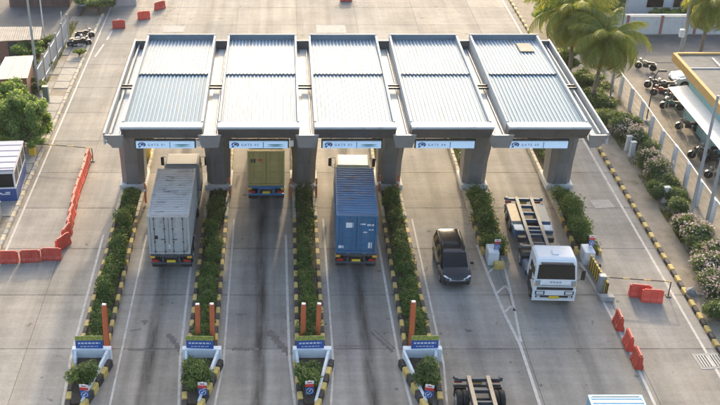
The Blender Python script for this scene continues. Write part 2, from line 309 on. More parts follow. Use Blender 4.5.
def link(name, me, parent=None, loc=None, rz=None):
    o = bpy.data.objects.new(name, me); COL.objects.link(o)
    if parent is not None: o.parent = parent
    if loc is not None: o.location = loc
    if rz is not None: o.rotation_euler = (0, 0, rz)
    return o
def tag(o, label, cat, group=None):
    o['label'] = label; o['category'] = cat
    if group: o['group'] = group
    return o
def thing(name, label, cat, loc=(0, 0, 0), rz=0.0, group=None):
    o = bpy.data.objects.new(name, None); COL.objects.link(o); o.empty_display_size = 0.3
    o.location = loc; o.rotation_euler = (0, 0, rz)
    return tag(o, label, cat, group)
def struct(name, mb, m, parent=None):
    o = mb.build(name, m, parent)
    if parent is None: o['kind'] = 'structure'
    return o
def copy_tree(o, parent=None):
    c = o.copy(); COL.objects.link(c); c.parent = parent
    for ch in list(o.children): copy_tree(ch, c)
    return c
def text_mesh(s, size, name='lettering', bold=0.0):
    cu = bpy.data.curves.new(name, 'FONT'); cu.body = s; cu.size = size; cu.align_x = 'LEFT'; cu.align_y = 'CENTER'; cu.extrude = 0.004; cu.offset = bold
    t = bpy.data.objects.new(name, cu); COL.objects.link(t)
    dg = bpy.context.evaluated_depsgraph_get(); me = bpy.data.meshes.new_from_object(t.evaluated_get(dg))
    bpy.data.objects.remove(t); bpy.data.curves.remove(cu)
    return me
def np_mesh(name, V, F, m, tone=None):
    me = bpy.data.meshes.new(name); nv, nf, k = len(V), len(F), F.shape[1]
    me.vertices.add(nv); me.vertices.foreach_set('co', V.astype(np.float32).ravel())
    me.loops.add(nf * k); me.loops.foreach_set('vertex_index', F.astype(np.int32).ravel())
    me.polygons.add(nf); me.polygons.foreach_set('loop_start', np.arange(0, nf * k, k, dtype=np.int32))
    try: me.polygons.foreach_set('loop_total', np.full(nf, k, dtype=np.int32))
    except Exception: pass
    if tone is not None:
        a = me.attributes.new('tone', 'FLOAT', 'FACE'); a.data.foreach_set('value', tone.astype(np.float32))
    me.materials.append(m); me.update(calc_edges=True); me.validate()
    return me
def leaf_cards(P, Nrm, size, rng, aspect=0.5, tone=None, jitter=0.9):
    """small folded leaves (2 quads) at points P, roughly facing Nrm"""
    n = len(P)
    N = Nrm + rng.normal(0, jitter, (n, 3)); N /= np.linalg.norm(N, axis=1, keepdims=True) + 1e-9
    T = rng.normal(0, 1, (n, 3)); T -= N * np.sum(T * N, axis=1, keepdims=True); T /= np.linalg.norm(T, axis=1, keepdims=True) + 1e-9
    B = np.cross(N, T)
    s = size * rng.uniform(0.6, 1.35, (n, 1)); wd = s * aspect
    a = P - T * s * 0.5; c = P + T * s * 0.5 - N * s * 0.12; m = P + N * s * 0.06
    l = P + B * wd * 0.5 - N * s * 0.08; r = P - B * wd * 0.5 - N * s * 0.08
    V = np.stack([a, l, m, r, c], axis=1).reshape(-1, 3); b = np.arange(n)[:, None] * 5
    F = np.concatenate([b + np.array([[0, 2, 1, 1]])[:, :3], b + np.array([[0, 3, 2]]), b + np.array([[1, 2, 4]]), b + np.array([[2, 3, 4]])], axis=0)
    t = np.tile(tone if tone is not None else rng.uniform(0, 1, n), 4)
    return V, F, t
def clump_points(blobs, n, rng, shell=0.55):
    """points in a union of ellipsoids (cx,cy,cz,rx,ry,rz), denser to the surface, broken into sub-clumps"""
    wts = np.array([b[3] * b[4] * b[5] for b in blobs]) ** 0.75; wts /= wts.sum()
    idx = rng.choice(len(blobs), n, p=wts); Bc = np.array(blobs)[idx]
    d = rng.normal(0, 1, (n, 3)); d /= np.linalg.norm(d, axis=1, keepdims=True)
    r = (shell + (1 - shell) * rng.uniform(0, 1, (n, 1))) * (1 + 0.12 * rng.normal(0, 1, (n, 1)))
    P = Bc[:, :3] + d * r * Bc[:, 3:6]
    return P, d, idx

# ------------------------------------------------------------------ the layout
LANE, ISL0 = 5.81, 1.62
ISX = [ISL0 + LANE * k for k in range(-2, 4)]          # six islands
RX0, RX1 = -17.35, 23.45                               # road between its kerbs
rnd = random.Random(7)

# ground sheets
struct('ground', MB().box(-900, 900, -900, 1600, -0.8, -0.30), M_EARTH)
struct('yard_ground', MB().box(-70, RX0 - 3.2, 20, 170, -0.5, -0.04), M_EARTH)
struct('yard_asphalt', MB().add([(-60, 86, -0.03), (-20.4, 84, -0.03), (-19.4, 110, -0.03), (-19.4, 165, -0.03), (-60, 165, -0.03)], [(0, 1, 2, 3, 4)]), M_ASPH)
road = struct('road', MB().box(RX0 - 0.02, RX1 + 0.02, 14, 165, -0.5, -0.025), M_SEAL)
xs = [RX0, -13.62, ISX[0], ISX[1], ISX[2], ISX[3], ISX[4], ISX[5], RX1]
ys = [14 + 5.05 * k for k in range(30)]
slabs = {}
for i in range(len(xs) - 1):
    wd = xs[i + 1] - xs[i] - 0.022
    me = MB().box(0, wd, 0, 5.05 - 0.022, -0.2, 0).mesh('slab', M_ROAD, 0.008)
    for y in ys:
        link('slab', me, road, (xs[i] + 0.011, y + (0 if i % 2 else 0.0), rnd.uniform(-0.003, 0.0)))
# left footway: kerb, pavers
fw = struct('footway', MB().box(-20.45, RX0 - 0.27, 20, 97, -0.5, 0.07), M_DIRT)
me = MB().box(0, 1.22, 0, 1.42, 0, 0.06).mesh('paver', M_PAVE, 0.012)
for k in range(22):
    for j in range(2):
        if rnd.random() < 0.1: continue
        link('paver', me, fw, (-20.2 + j * 1.3, 58.2 + k * 1.5 + rnd.uniform(-.02, .02), 0.065 + rnd.uniform(-.012, .006)), rnd.uniform(-.01, .01))
# right verge, path, street
struct('verge', MB().box(RX1 + 0.27, 27.6, 14, 165, -0.5, 0.06), M_DIRT)
struct('path', MB().box(27.6, 31.5, 14, 85.2, -0.5, -0.02), M_DIRT)
struct('building_forecourt', MB().box(31.5, 70, 14, 85.2, -0.5, -0.04), M_ASPH)
struct('street', MB().box(27.6, 120, 85.2, 92.0, -0.5, -0.015), M_ASPH)
struct('far_plot', MB().box(27.6, 120, 92.0, 165, -0.5, 0.03), M_DIRT)

def kerb_run(name, label, x, y0, y1, step, mats, side, wdt=0.25, h=0.20, hide=()):
    """a straight row of painted kerb blocks, each block a piece of it"""
    t = thing(name, label, 'kerb', (x, y0, 0))
    ms = [MB().box(0, wdt, 0.008, step - 0.008, -0.3, h).mesh('kerb_block', m, 0.025) for m in mats]
    k = 0; y = 0
    while y < y1 - y0:
        link('kerb_block', ms[k % 2], t, (rnd.uniform(-.012, .012), y, rnd.uniform(-.015, .01)), rnd.uniform(-.012, .012))
        k += 1; y += step
    return t
kerb_run('kerb', 'faded kerb of yellow and dark blocks along the left footway', RX0 - 0.26, 22, 97, 0.72, (M_KERB_W, M_CONC), 1)
kerb_run('kerb', 'yellow and black block kerb along the planted verge on the right', RX1 + 0.01, 22, 112, 0.62, (M_KERB_Y, M_KERB_K), -1)

# painted lines: sheets 4 mm above the slabs
LINE_N = [0]
def line(pts, wd):
    LINE_N[0] += 1; z = 0.005 + 0.0022 * (LINE_N[0] % 6)      # crossing sheets never share a plane
    m = MB(); n = len(pts); P = [Vector((p[0], p[1], z)) for p in pts]; L = []
    for i, p in enumerate(P):
        d = (P[min(i + 1, n - 1)] - P[max(i - 1, 0)]).normalized(); q = Vector((-d.y, d.x, 0)) * wd / 2
        L += [p + q, p - q]
    m.add(L, [(2 * i, 2 * i + 1, 2 * i + 3, 2 * i + 2) for i in range(n - 1)])
    return m.build('painted_line', M_WHITE_LINE, road)
def fine(pts, n=10):
    out = []
    for a, b in zip(pts[:-1], pts[1:]):
        for k in range(n): out.append(((a[0] + (b[0] - a[0]) * k / n), a[1] + (b[1] - a[1]) * k / n))
    return out + [tuple(pts[-1])]
line([(RX0 + 0.32, 20), (RX0 + 0.32, 118)], 0.13)
line([(RX1 - 0.62, 20), (RX1 - 0.62, 118)], 0.15)
for k, x in enumerate(ISX[:4]):
    line([(x - 1.25, 56), (x - 1.18, 48), (x - 1.12, 43.5), (x - .92, 40.5), (x - .62, 36)], 0.14)
    line([(x + 1.5, 56), (x + 1.5, 36)] if k == 0 else [(x + 1.2, 58), (x + 1.2, 43), (x + .95, 40), (x + .75, 36)], 0.11)
def gl(*pp): return [tuple(g(*p)[:2]) for p in pp]
line(gl((477, 245), (488, 275), (505, 315), (520, 345), (530, 375), (542, 412)), 0.17)
line(gl((502, 258), (509, 285), (515, 312), (521, 342)), 0.14)
for a in (((488, 273), (497, 265), (505, 270)), ((497, 293), (505, 286), (511, 292)), ((505, 312), (511, 306), (515, 311))):
    line(gl(a[0], a[1]), 0.13); line(gl(a[1], a[2]), 0.13)
line(gl((580, 262), (604, 303), (628, 347), (655, 405)), 0.15)
line(gl((104, 44), (95, 57)), 0.16); line(gl((112, 31), (107, 40)), 0.16); line(gl((119, 18), (115, 25)), 0.16)
line([(-13.85, 54), (-14.0, 62), (-14.2, 67)], 0.16)
# sealed saw cuts in front of the gate
def tar(pts, wd):
    P = [g(*p) for p in pts]; m = MB(); r = random.Random(int(pts[0][0]))
    n = 26; V = []
    for k in range(n + 1):
        p = P[0].lerp(P[1], k / n); d = (P[1] - P[0]).normalized(); q = Vector((-d.y, d.x, 0))
        V += [p + q * wd * r.uniform(.12, .42), p - q * wd * r.uniform(.12, .42)]
    V = [(v.x, v.y, 0.006) for v in V]
    m.add(V, [(2 * i, 2 * i + 1, 2 * i + 3, 2 * i + 2) for i in range(n)]).build('sealed_cut', M_TAR, road)
for a in [((128, 350), (158, 350), .22), ((168, 334), (184, 355), .55), ((232, 349), (259, 349), .5), ((268, 331), (291, 355), .75),
          ((337, 349), (367, 348), .18), ((339, 346), (366, 346), .1), ((370, 331), (393, 352), .3), ((374, 330), (395, 349), .14), ((386, 319), (392, 319), .2), ((237, 315), (247, 314), .2), ((130, 331), (141, 329), .2)]:
    tar(a[:2], a[2])

# ------------------------------------------------------------------ the gate structure
GY0, GY1, GYM = 55.55, 70.75, 62.6
ZT = 7.80
gate = thing('gate_canopy', 'grey metal gate canopy of five ribbed roof bays on six flared columns', 'gate', (0, 0, 0))
# columns: chamfered, flaring upwards into the trough beams
def column(x):
    rings = []; li = {ISX[0]: -1, ISX[5]: 1}.get(x, 0)       # end columns do not flare outwards
    for z, hx, hy, ch in ((0.30, .78, .95, .34), (2.2, .80, 1.05, .36), (4.6, .94, 1.7, .42), (5.9, 1.22, 3.0, .5), (6.55, 1.30, 4.2, .5)):
        out = {.30: .78, 2.2: .78, 4.6: .76, 5.9: .66, 6.55: .50}[z]
        a = x - (out if li < 0 else hx); b = x + (out if li > 0 else hx)
        rings.append([(a, GYM - hy + ch, z), (a + ch, GYM - hy, z), (b - ch, GYM - hy, z), (b, GYM - hy + ch, z),
                      (b, GYM + hy - ch, z), (b - ch, GYM + hy, z), (a + ch, GYM + hy, z), (a, GYM + hy - ch, z)])
    m = MB(); V = [p for r in rings for p in r]
    m.add(V, [(i * 8 + k, i * 8 + (k + 1) % 8, (i + 1) * 8 + (k + 1) % 8, (i + 1) * 8 + k) for i in range(4) for k in range(8)])
    m.add(rings[-1], [tuple(range(8))])
    c = m.build('column', M_CLAD, gate)
    MB().box(x - .92, x + .92, GYM - 1.15, GYM + 1.15, 0.2, 0.62).build('plinth', M_CONC_L, c, 0.03)
    for sx in (-1, 1): MB().box(x + sx * .42 - .012, x + sx * .42 + .012, GYM - .975, GYM - .95, .62, 2.1).build('cladding_seam', M_DARK, c)
for x in ISX: column(x)
def trough(x, xl, xr):
    """lower gutter between two roof bays: sunken floor, raised front fascia, tapering hull below"""
    zt, zf, zb = 7.46, 6.98, 6.57; y0, y1 = GY0 - 0.35, GY1 + 0.2
    tl, tr = x + xl, x + xr; bl, br = tl + .2, tr - .2
    if xl > -.6: bl = tl + .5
    if xr < .6: br = tr - .5
    m = MB().hexa([(bl, y0 + .12, zb), (br, y0 + .12, zb), (br, y1 - .1, zb), (bl, y1 - .1, zb), (tl + .1, y0 + .11, zf), (tr - .1, y0 + .11, zf), (tr - .1, y1, zf), (tl + .1, y1, zf)])
    t = m.build('gutter_beam', M_PANEL, gate, 0.02)
    MB().hexa([(bl, y0 + .03, zb + .01), (br, y0 + .03, zb + .01), (br, y0 + .10, zb + .01), (bl, y0 + .10, zb + .01), (tl, y0 - .06, zt), (tr, y0 - .06, zt), (tr, y0 + .10, zt), (tl, y0 + .10, zt)]).build('front_fascia', M_PANEL, t, 0.015)
    for q, on in ((tl, xl > -.6), (tr - .12, xr < .6)):
        if on:
            MB().box(q, q + .12, y0 + .102, y1, zf - .2, zt + .1).build('outer_wall', M_TRIM, t, 0.01)
            e = q + .3 if xl > -.6 else q - .3
            MB().box(e, e + .1, y0 + .6, y1 - .3, zf + .002, zf + .32).build('service_duct', M_TRIM, t, 0.01)
    MB().box(tl + .12, tr - .12, y1 - .5, y1 - .36, zf + .002, zf + .62).build('back_plate', M_FASCIA, t, 0.01)
    cx = (tl + tr) / 2
    MB().box(cx - .2, cx + .2, y0 + .3, y1 - .8, zf + .003, zf + .05).build('gutter_floor', M_SHEET_B, t)
    MB().tube((cx + .28, y0 + .4, zf + .09), (cx + .28, y1 - .7, zf + .09), .05, n=8).build('conduit', M_STEEL, t)
    for yy in (62.4, 62.85): MB().box(tl + .12, tr - .12, yy, yy + .12, zf + .3, zf + .42).build('gutter_bracket', M_DARK, t)
for k, x in enumerate(ISX):
    trough(x, -.70 if k else -.55, .70 if k < 5 else .55)
BW = 4.92
PITCH_X = (BW - .28) / round((BW - .28) / .25)
def corr(x0, x1, ya, za, yb, zb, pitch=0.25, h=0.055, thick=0.012):
    """trapezoid-ribbed sheet from ya to yb (pans slot 0, ribs slot 1)"""
    n = int(round((x1 - x0) / pitch)); p = (x1 - x0) / n; pts = []
    for k in range(n):
        b = x0 + k * p
        pts += [(b, 0), (b + p * .50, 0), (b + p * .62, h), (b + p * .88, h)]
    pts.append((x1, 0))
    m = MB(); N = len(pts)
    for k in range(N - 1):
        m.cur = 0 if k % 4 == 0 else 1  # pans darker, ribs paler: side shading of the ribs put into the colour
        a, c = pts[k], pts[k + 1]
        V = [(a[0], ya, za + a[1]), (c[0], ya, za + c[1]), (c[0], yb, zb + c[1]), (a[0], yb, zb + a[1])]
        V += [(v[0], v[1], v[2] - thick) for v in V]
        m.add(V, [(0, 1, 2, 3), (7, 6, 5, 4), (1, 0, 4, 5), (3, 2, 6, 7)])
    return m
for i in range(5):
    cx = ISX[i] + LANE / 2; x0, x1 = cx - BW / 2, cx + BW / 2
    hull = MB()
    hull.hexa([(x0 + .35, GY0 + 1.2, 6.60), (x1 - .35, GY0 + 1.2, 6.60), (x1 - .35, GY1 - .9, 6.60), (x0 + .35, GY1 - .9, 6.60),
               (x0 + .03, GY0 + .75, 7.20), (x1 - .03, GY0 + .75, 7.20), (x1 - .03, GY1 - .12, 7.20), (x0 + .03, GY1 - .12, 7.20)])
    bay = hull.build('roof_bay', M_FASCIA, gate, 0.02)
    MB().prism([(GY0 + .02, 7.66), (GY0 + .95, 7.58), (GY0 + .95, 6.72), (GY0 + .72, 6.72)], x0 + .01, x1 - .01, 'x').build('front_fascia', M_FASCIA, bay, 0.012)
    MB().prism([(GY0 - .03, 7.68), (GY0 - .03, 7.78), (GY0 + .05, 7.81), (GY0 + .98, 7.68), (GY0 + .98, 7.59)], x0, x1, 'x').build('front_coping', M_TRIM, bay, 0.012)
    MB().box(x0, x1, GY1 - .16, GY1, 6.9, 8.02).build('back_parapet', M_BACKP, bay, 0.012)
    for a, b in ((x0, x0 + .13), (x1 - .13, x1)):
        MB().hexa([(a, GY0 + .99, 6.82), (b, GY0 + .99, 6.82), (b, GY1 - .162, 6.82), (a, GY1 - .162, 6.82), (a, GY0 + .99, 7.74), (b, GY0 + .99, 7.74), (b, GY1 - .162, 7.98), (a, GY1 - .162, 7.98)]).build('side_parapet', M_TRIM, bay, 0.012)
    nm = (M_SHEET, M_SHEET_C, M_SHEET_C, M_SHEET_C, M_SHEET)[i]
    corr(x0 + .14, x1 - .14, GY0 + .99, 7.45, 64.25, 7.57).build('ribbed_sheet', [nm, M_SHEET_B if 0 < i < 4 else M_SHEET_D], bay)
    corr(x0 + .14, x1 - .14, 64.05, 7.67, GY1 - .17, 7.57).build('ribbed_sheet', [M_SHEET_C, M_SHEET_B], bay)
    for sx in range(4): MB().box(x0 + 1.0 + sx * .97, x0 + 1.015 + sx * .97, GY0 + .35, GY0 + .42, 7.05, 7.5).build('fascia_seam', M_DARK, bay)
    if i == 4: MB().box(x1 - 1.75, x1 - .75, 68.0, 69.6, 7.65, 7.75).build('roof_hatch', M_PATCH, bay, 0.02)

# lit sign boards under each bay
def swoosh():
    m = MB()
    for (r0, r1, a0, a1, oy, cxo) in ((.10, .165, 200, -60, 0.02, 0.0), (.0, .07, 0, 360, 0.03, 0.02)):
        n = 18; V = []
        for k in range(n + 1):
            a = R(a0 + (a1 - a0) * k / n); V += [(cxo + 1.45 * r0 * math.cos(a), 0, oy + r0 * math.sin(a)), (cxo + 1.45 * r1 * math.cos(a), 0, oy + r1 * math.sin(a))]
        m.add(V, [(2 * k, 2 * k + 1, 2 * k + 3, 2 * k + 2) for k in range(n)])
    m.add([(-.25, 0, -.17), (-.12, 0, -.17), (-.03, 0, -.05), (-.18, 0, -.05)], [(0, 1, 2, 3)])
    return m
SIGN_Y = 57.45
where = ('grey container truck', 'yellow container truck', 'blue container truck', 'black van lane', 'white cab skeletal truck lane')
for i in range(5):
    cx = ISX[i] + LANE / 2
    s = thing('gate_sign', 'pale blue overhead lane sign reading GATE hung above the ' + where[i], 'sign', (cx - .05, SIGN_Y, 5.68), 0, 'overhead lane signs')
    MB().box(-1.82, 1.82, 0.0, .10, -.235, .235).build('face', M_SIGN, s, 0.008)
    MB().box(-1.90, 1.90, .105, .22, -.28, .34).build('frame', M_DARK, s, 0.01)
    for x in (-1.3, 0, 1.3): MB().tube((x, .16, .3), (x, .16, 1.0), .03, n=6).build('hanger', M_DARK, s)
    o = swoosh().build('emblem', M_NAVY, s); o.location = (-1.45, -.006, .0)
    tm = text_mesh('G A T E   0 %d' % (i + 1), .20, bold=0.002); tm.materials.append(M_NAVY)
    o = link('lettering', tm, s, (-1.08, -.006, 0)); o.rotation_euler = (PI / 2, 0, 0)
    MB().box(.28, .32, -.008, -.003, -.2, .2).build('divider', M_NAVY, s)
    if i < 3:
        pm = MB()
        n = 24
        for (zc, ht, xa, xb) in ((.02, .16, .5, 1.6), (-.10, .07, .42, 1.7)):
            V = []
            for k in range(n + 1):
                x = xa + (xb - xa) * k / n; q = math.sin(PI * k / n) * ht / 2
                V += [(x, -.006 - .002 * (zc < 0), zc + q * .4), (x, -.006 - .002 * (zc < 0), zc - q)]
            pm.add(V, [(2 * k, 2 * k + 1, 2 * k + 3, 2 * k + 2) for k in range(n)])
        pm.build('printed_waves', M_TEAL_PRINT, s)
    if i < 2: MB().box(1.93, 2.18, -.02, .18, -.1, .32).build('light_fitting', M_WHITE, s, 0.01)

# ------------------------------------------------------------------ islands
def island(k):
    x = ISX[k]; short = k >= 4
    y0 = 53.6 if short else 43.45; y1 = 82.0; hw = 0.80
    nm = ('outermost planted kerbed island left of the grey container truck', 'planted kerbed island between the grey and yellow container trucks',
          'planted kerbed island between the yellow and blue container trucks', 'planted kerbed island between the blue truck and the black van',
          'shorter planted island between the black van and the white cab truck', 'shorter planted island right of the white cab truck')[k]
    t = thing('traffic_island', nm, 'traffic island', (x, y0, 0), 0, 'islands between the lanes')
    MB().box(-hw + .2, hw - .2, 0, y1 - y0, -.05, .20).build('soil_bed', M_SOIL, t)
    st = 0.62; n = int((y1 - y0) / st)
    ms = [MB().box(0, .22, .006, st - .006, -.1, .30 if m is not M_KERB_W else .42).mesh('kerb_block', m, 0.025) for m in (M_KERB_Y, M_KERB_K, M_KERB_W)]
    for j in range(n):
        for sx in (-hw, hw - .22):
            yy = y0 + j * st
            link('kerb_block', ms[2] if 57.5 < yy < 69 else ms[j % 2], t, (sx + rnd.uniform(-.008, .008), j * st, rnd.uniform(-.012, .012)), 0)
    for j in range(3):
        link('kerb_block', ms[(j + 1) % 2], t, (-hw + .24 + j * .5, y1 - y0 + .24, 0), -PI / 2)
    if not short:
        # nose: triangular planter with white walls, painted blocks outside
        L = 5.0; A, B, C = (-hw - .12, 0), (hw + .22, 0), (0.02, -L)
        mir = -1 if k == 3 else 1
        wl = MB(); h = .82
        def wall(m, p, q, th, z0, z1, z2=None):
            p, q = Vector((*p, 0)), Vector((*q, 0)); d = (q - p).normalized(); nn = Vector((-d.y, d.x, 0)) * th
            z2 = z1 if z2 is None else z2
            m.hexa([(*p.xy, z0), (*q.xy, z0), (*(q + nn).xy, z0), (*(p + nn).xy, z0), (*p.xy, z1), (*q.xy, z2), (*(q + nn).xy, z2), (*(p + nn).xy, z1)])
        wall(wl, (-hw - .15, -.30), (hw + .3, -.30), .34, -.1, h)
        wall(wl, (mir * (hw + .2), -.31), (mir * .22, -3.9), .14 * -mir, -.1, h - .02, .42)
        wall(wl, (-mir * (hw + .02), -.31), (-mir * (hw - .05), -1.0), .14 * mir, -.1, h - .03, .5)
        wl.build('planter_wall', M_PLANTER, t, 0.02)
        MB().prism([(-hw + .1, -.3), (hw - .05, -.3), (.15, -3.9), (-.4, -3.9)], -.05, .28, 'z').build('planter_soil', M_SOIL, t)
        mk = [MB().box(-.14, .14, .01, .60, -.1, .42).mesh('nose_block', m, 0.035) for m in (M_KERB_K, M_KERB_Y)]
        a = math.atan2(.98, 3.6)
        for j in range(7):
            f = j / 6.5
            link('nose_block', mk[j % 2], t, (mir * (hw + .30 - f * .98), -.55 - j * .62, 0), mir * -a * -1 + PI if False else (PI - mir * a))
        for j in range(6):
            link('nose_block', mk[(j + 1) % 2], t, (-mir * (hw - .02 - .04 * j), -.5 - j * .62, -.12), PI + mir * .06)
        link('nose_block', mk[1], t, (-.3, -4.55, -.05), -PI / 2)
    else:
        MB().box(-.62, .02, -1.1, -.05, -.05, .88).build('white_plinth', M_PLANTER, t, 0.03)
        MB().box(-.3, .3, -1.6, -1.12, -.05, .36).build('yellow_nose', M_KERB_Y if k == 4 else M_KERB_K, t, 0.04)
    return t
for k in range(6): island(k)

def hedge(label, x, y0, y1, hw, h, seed, n, m=M_LEAF_HEDGE, gap=0.0, size=.15):
    rng = np.random.default_rng(seed); blobs = []
    y = y0
    while y < y1:
        r = rng.uniform(.40, .62)
        for _ in range(2):
            hh = h * rng.uniform(.6, 1.15) * (1 + .22 * math.sin(y * .9 + seed) + .15 * math.sin(y * 2.3 + 2 * seed))
            blobs.append((x + rng.uniform(-.28, .28) * hw / .6, y + rng.uniform(-.2, .2), .22 + hh * .5, hw * rng.uniform(.5, .82), r * 1.1, hh * .55))
        y += r * (.8 if rng.random() > .1 else 1.7)
    P, d, idx = clump_points(blobs, n, rng, .5)
    P[:, 0] = np.clip(P[:, 0], x - hw * 1.12, x + hw * 1.12); P[:, 2] = np.maximum(P[:, 2], .2)
    bt = rng.uniform(0, .5, len(blobs))
    V, F, t = leaf_cards(P, d + np.array([0, 0, .5]), size, rng, .55, tone=np.clip(bt[idx] + rng.uniform(0, .5, n), 0, 1))
    root = thing('hedge', label, 'hedge', (x, y0, 0.2), 0, 'hedges on the islands')
    o = link('foliage', np_mesh('foliage', V - np.array([x, y0, .2]), F, m, t), root)
    s = MB(); rr = random.Random(seed)
    for b in blobs[::2]: s.tube((b[0] - x, b[1] - y0, -.1), (b[0] - x + rr.uniform(-.2, .2), b[1] - y0 + rr.uniform(-.2, .2), b[2] - .1), .03, .012, 5)
    s.build('stems', M_TWIG, root)['kind'] = 'stuff'
hl = ['long green hedge on the leftmost island', 'long green hedge between the grey and yellow container trucks', 'long green hedge between the yellow and blue container trucks',
      'long green hedge between the blue truck and the black van', 'bushy short hedge beside the black van under the fourth column', 'bushy short hedge right of the white cab truck']
for k in range(6):
    if k < 4: hedge(hl[k], ISX[k], 44.5, 60.9, .64, .72, 20 + k, 12500)
    else: hedge(hl[k], ISX[k] - .05, 53.9, 60.6, .86, 1.15, 20 + k, 7500)
    hedge('low hedge on the far side of column %s' % ('one under the roof, leftmost', 'two, behind the grey truck', 'three, behind the yellow truck', 'four, behind the blue truck', 'five, behind the black van', 'six under the roof, rightmost')[k],
          ISX[k], 65.6, 80.5, .58, .8, 40 + k, 4200, size=.17)

def nose_shrub(label, x, y, r, seed, m=M_LEAF_HEDGE, n=2600, h=1.1, size=.13, group=None, cat='shrub', flowers=0, z0=0.25):
    rng = np.random.default_rng(seed)
    blobs = []
    for j in range(7):
        a = rng.uniform(0, 2 * PI); q = r * rng.uniform(.1, .6)
        blobs.append((q * math.cos(a), q * math.sin(a), h * rng.uniform(.35, .78), r * rng.uniform(.38, .62), r * rng.uniform(.38, .62), h * rng.uniform(.22, .36)))
    P, d, idx = clump_points(blobs, n, rng, .35); P[:, 2] = np.maximum(P[:, 2], .04)
    bt = rng.uniform(0, .5, len(blobs))
    V, F, t = leaf_cards(P, d + np.array([0, 0, .5]), size, rng, .5, tone=np.clip(bt[idx] + rng.uniform(0, .5, n), 0, 1))
    root = thing('shrub', label, cat, (x, y, z0), 0, group)
    link('foliage', np_mesh('foliage', V, F, m, t), root)
    s = MB(); rr = random.Random(seed)
    for b in blobs:
        s.path([(0.05 * rr.uniform(-1, 1), 0.05 * rr.uniform(-1, 1), -.1), (b[0] * .5, b[1] * .5, b[2] * .5), (b[0], b[1], b[2])], [.035, .022, .01], 5)
    s.build('stems', M_TWIG, root)['kind'] = 'stuff'
    if flowers:
        P, d, idx = clump_points([(b[0], b[1], b[2] + .06, b[3] * 1.02, b[4] * 1.02, b[5] * 1.05) for b in blobs if rng.random() < .75] or blobs, flowers, rng, .93)
        P = P[P[:, 2] > .3 * h]
        V, F, t = leaf_cards(P, np.tile([0, -.3, 1.0], (len(P), 1)), .14, rng, .9, jitter=.5)
        o = link('blossoms', np_mesh('blossoms', V, F, M_FLOWER, t), root); o['kind'] = 'stuff'
    return root
islname = ('leftmost', 'second', 'third', 'fourth')
for k in range(4):
    nose_shrub('round green shrub in the white planter at the nose of the %s island' % islname[k], ISX[k] - .12 + (.24 if k == 3 else 0), 41.3, .84, 60 + k, n=6000, h=1.15, group='shrubs in the island nose planters').scale = (.98, 1.5, .88)
    # blue board with a printed yellow-green strip along its top
    b = thing('notice_board', 'blue notice board with yellow-green top strip at the nose of the %s island' % islname[k], 'sign', (ISX[k] + (.18 if k == 3 else -.02), 43.25, .78), 0, 'blue boards on the island noses'); b.rotation_euler = (rnd.uniform(-.04, .04), rnd.uniform(-.03, .03), rnd.uniform(-.06, .06))
    MB().prism([(0, 0), (.05, 0), (.16, .46), (.11, .46)], -.72, .72, 'x').build('panel', M_BLUE_SIGN, b, 0.01)
    MB().prism([(.115, .47), (.165, .47), (.24, .70), (.19, .70)], -.74, .74, 'x').build('top_strip', M_LIME, b, 0.01)
    tx = MB(); r2 = random.Random(5)
    for (z, xa, xb, hh) in ((.29, -.58, .58, .08), (.13, -.46, .46, .045)):
        x = xa
        while x < xb:
            wd = r2.uniform(.05, .16); yy = .11 / .46 * z
            tx.add([(x, yy - .006, z), (min(x + wd, xb), yy - .006, z), (min(x + wd, xb), yy - .006 + .024 * hh / .1, z + hh), (x, yy - .006 + .024 * hh / .1, z + hh)], [(0, 1, 2, 3)]); x += wd + .05
    tx.build('white_lettering', M_BOOTH_W, b)['kind'] = 'stuff'
    f = MB()
    for sx in (-.5, .5): f.box(sx - .03, sx + .03, .10, .16, -.5, .3)
    f.build('support', M_STEEL, b)
# keep-left signs
def keep_sign(label, x, y, h=1.55, z=0.3, sc=.8):
    s = thing('keep_left_sign', label, 'sign', (x, y, z), 0, 'small sign posts at the island ends'); h = h / sc; s.scale = (sc, sc, sc); s.rotation_euler = (rnd.uniform(-.05, .05), rnd.uniform(-.07, .07), rnd.uniform(-.25, .25))
    MB().tube((0, .05, -.3), (0, .05, h), .035, n=8).build('post', M_STEEL, s)
    def plate(zc, w2, h2, m, nm): return MB().box(-w2, w2, -.03, 0.0, zc - h2, zc + h2).build(nm, m, s, 0.01)
    plate(h - .10, .30, .13, M_WHITE, 'white_plate'); r = plate(h - .36, .30, .12, M_RED_SIGN, 'red_plate')
    b = plate(h - .82, .30, .30, M_BLUE_SIGN, 'blue_plate')
    n = 20; V = []
    for k in range(n):
        a = 2 * PI * k / n; V += [(.20 * math.cos(a), -.036, h - .82 + .20 * math.sin(a)), (.235 * math.cos(a), -.036, h - .82 + .235 * math.sin(a))]
    m = MB().add(V, [(2 * k, 2 * k + 1, (2 * k + 3) % (2 * n), (2 * k + 2) % (2 * n)) for k in range(n)])
    q = math.sqrt(.5); c = h - .82
    def P(u, v): return (-q * u - q * v, -.037, c - q * u + q * v)
    m.add([P(-.14, -.03), P(.02, -.03), P(.02, .03), P(-.14, .03)], [(0, 1, 2, 3)]); m.add([P(.02, -.09), P(.15, 0), P(.02, .09)], [(0, 1, 2)])
    m.build('arrow', M_WHITE, s)
    MB().box(-.16, .16, -.036, -.031, h - .15, h - .06).build('red_print', M_RED_SIGN, s)
for k in range(4):
    p = ((86, 403), (203, 401), (309.5, 400), (427, 403))[k]; P = g(*p)
    keep_sign('red, white and blue keep-left sign at the tip of the %s island' % islname[k], P.x, P.y, 1.2, 0, .74)
for k, (px, py) in enumerate(((495.5, 262), (590, 258))):
    P = g(px, py); keep_sign('red, white and blue keep-left sign on the white plinth %s' % ('beside the black van', 'right of the white cab truck')[k], P.x, P.y, 1.6, .0, .62)
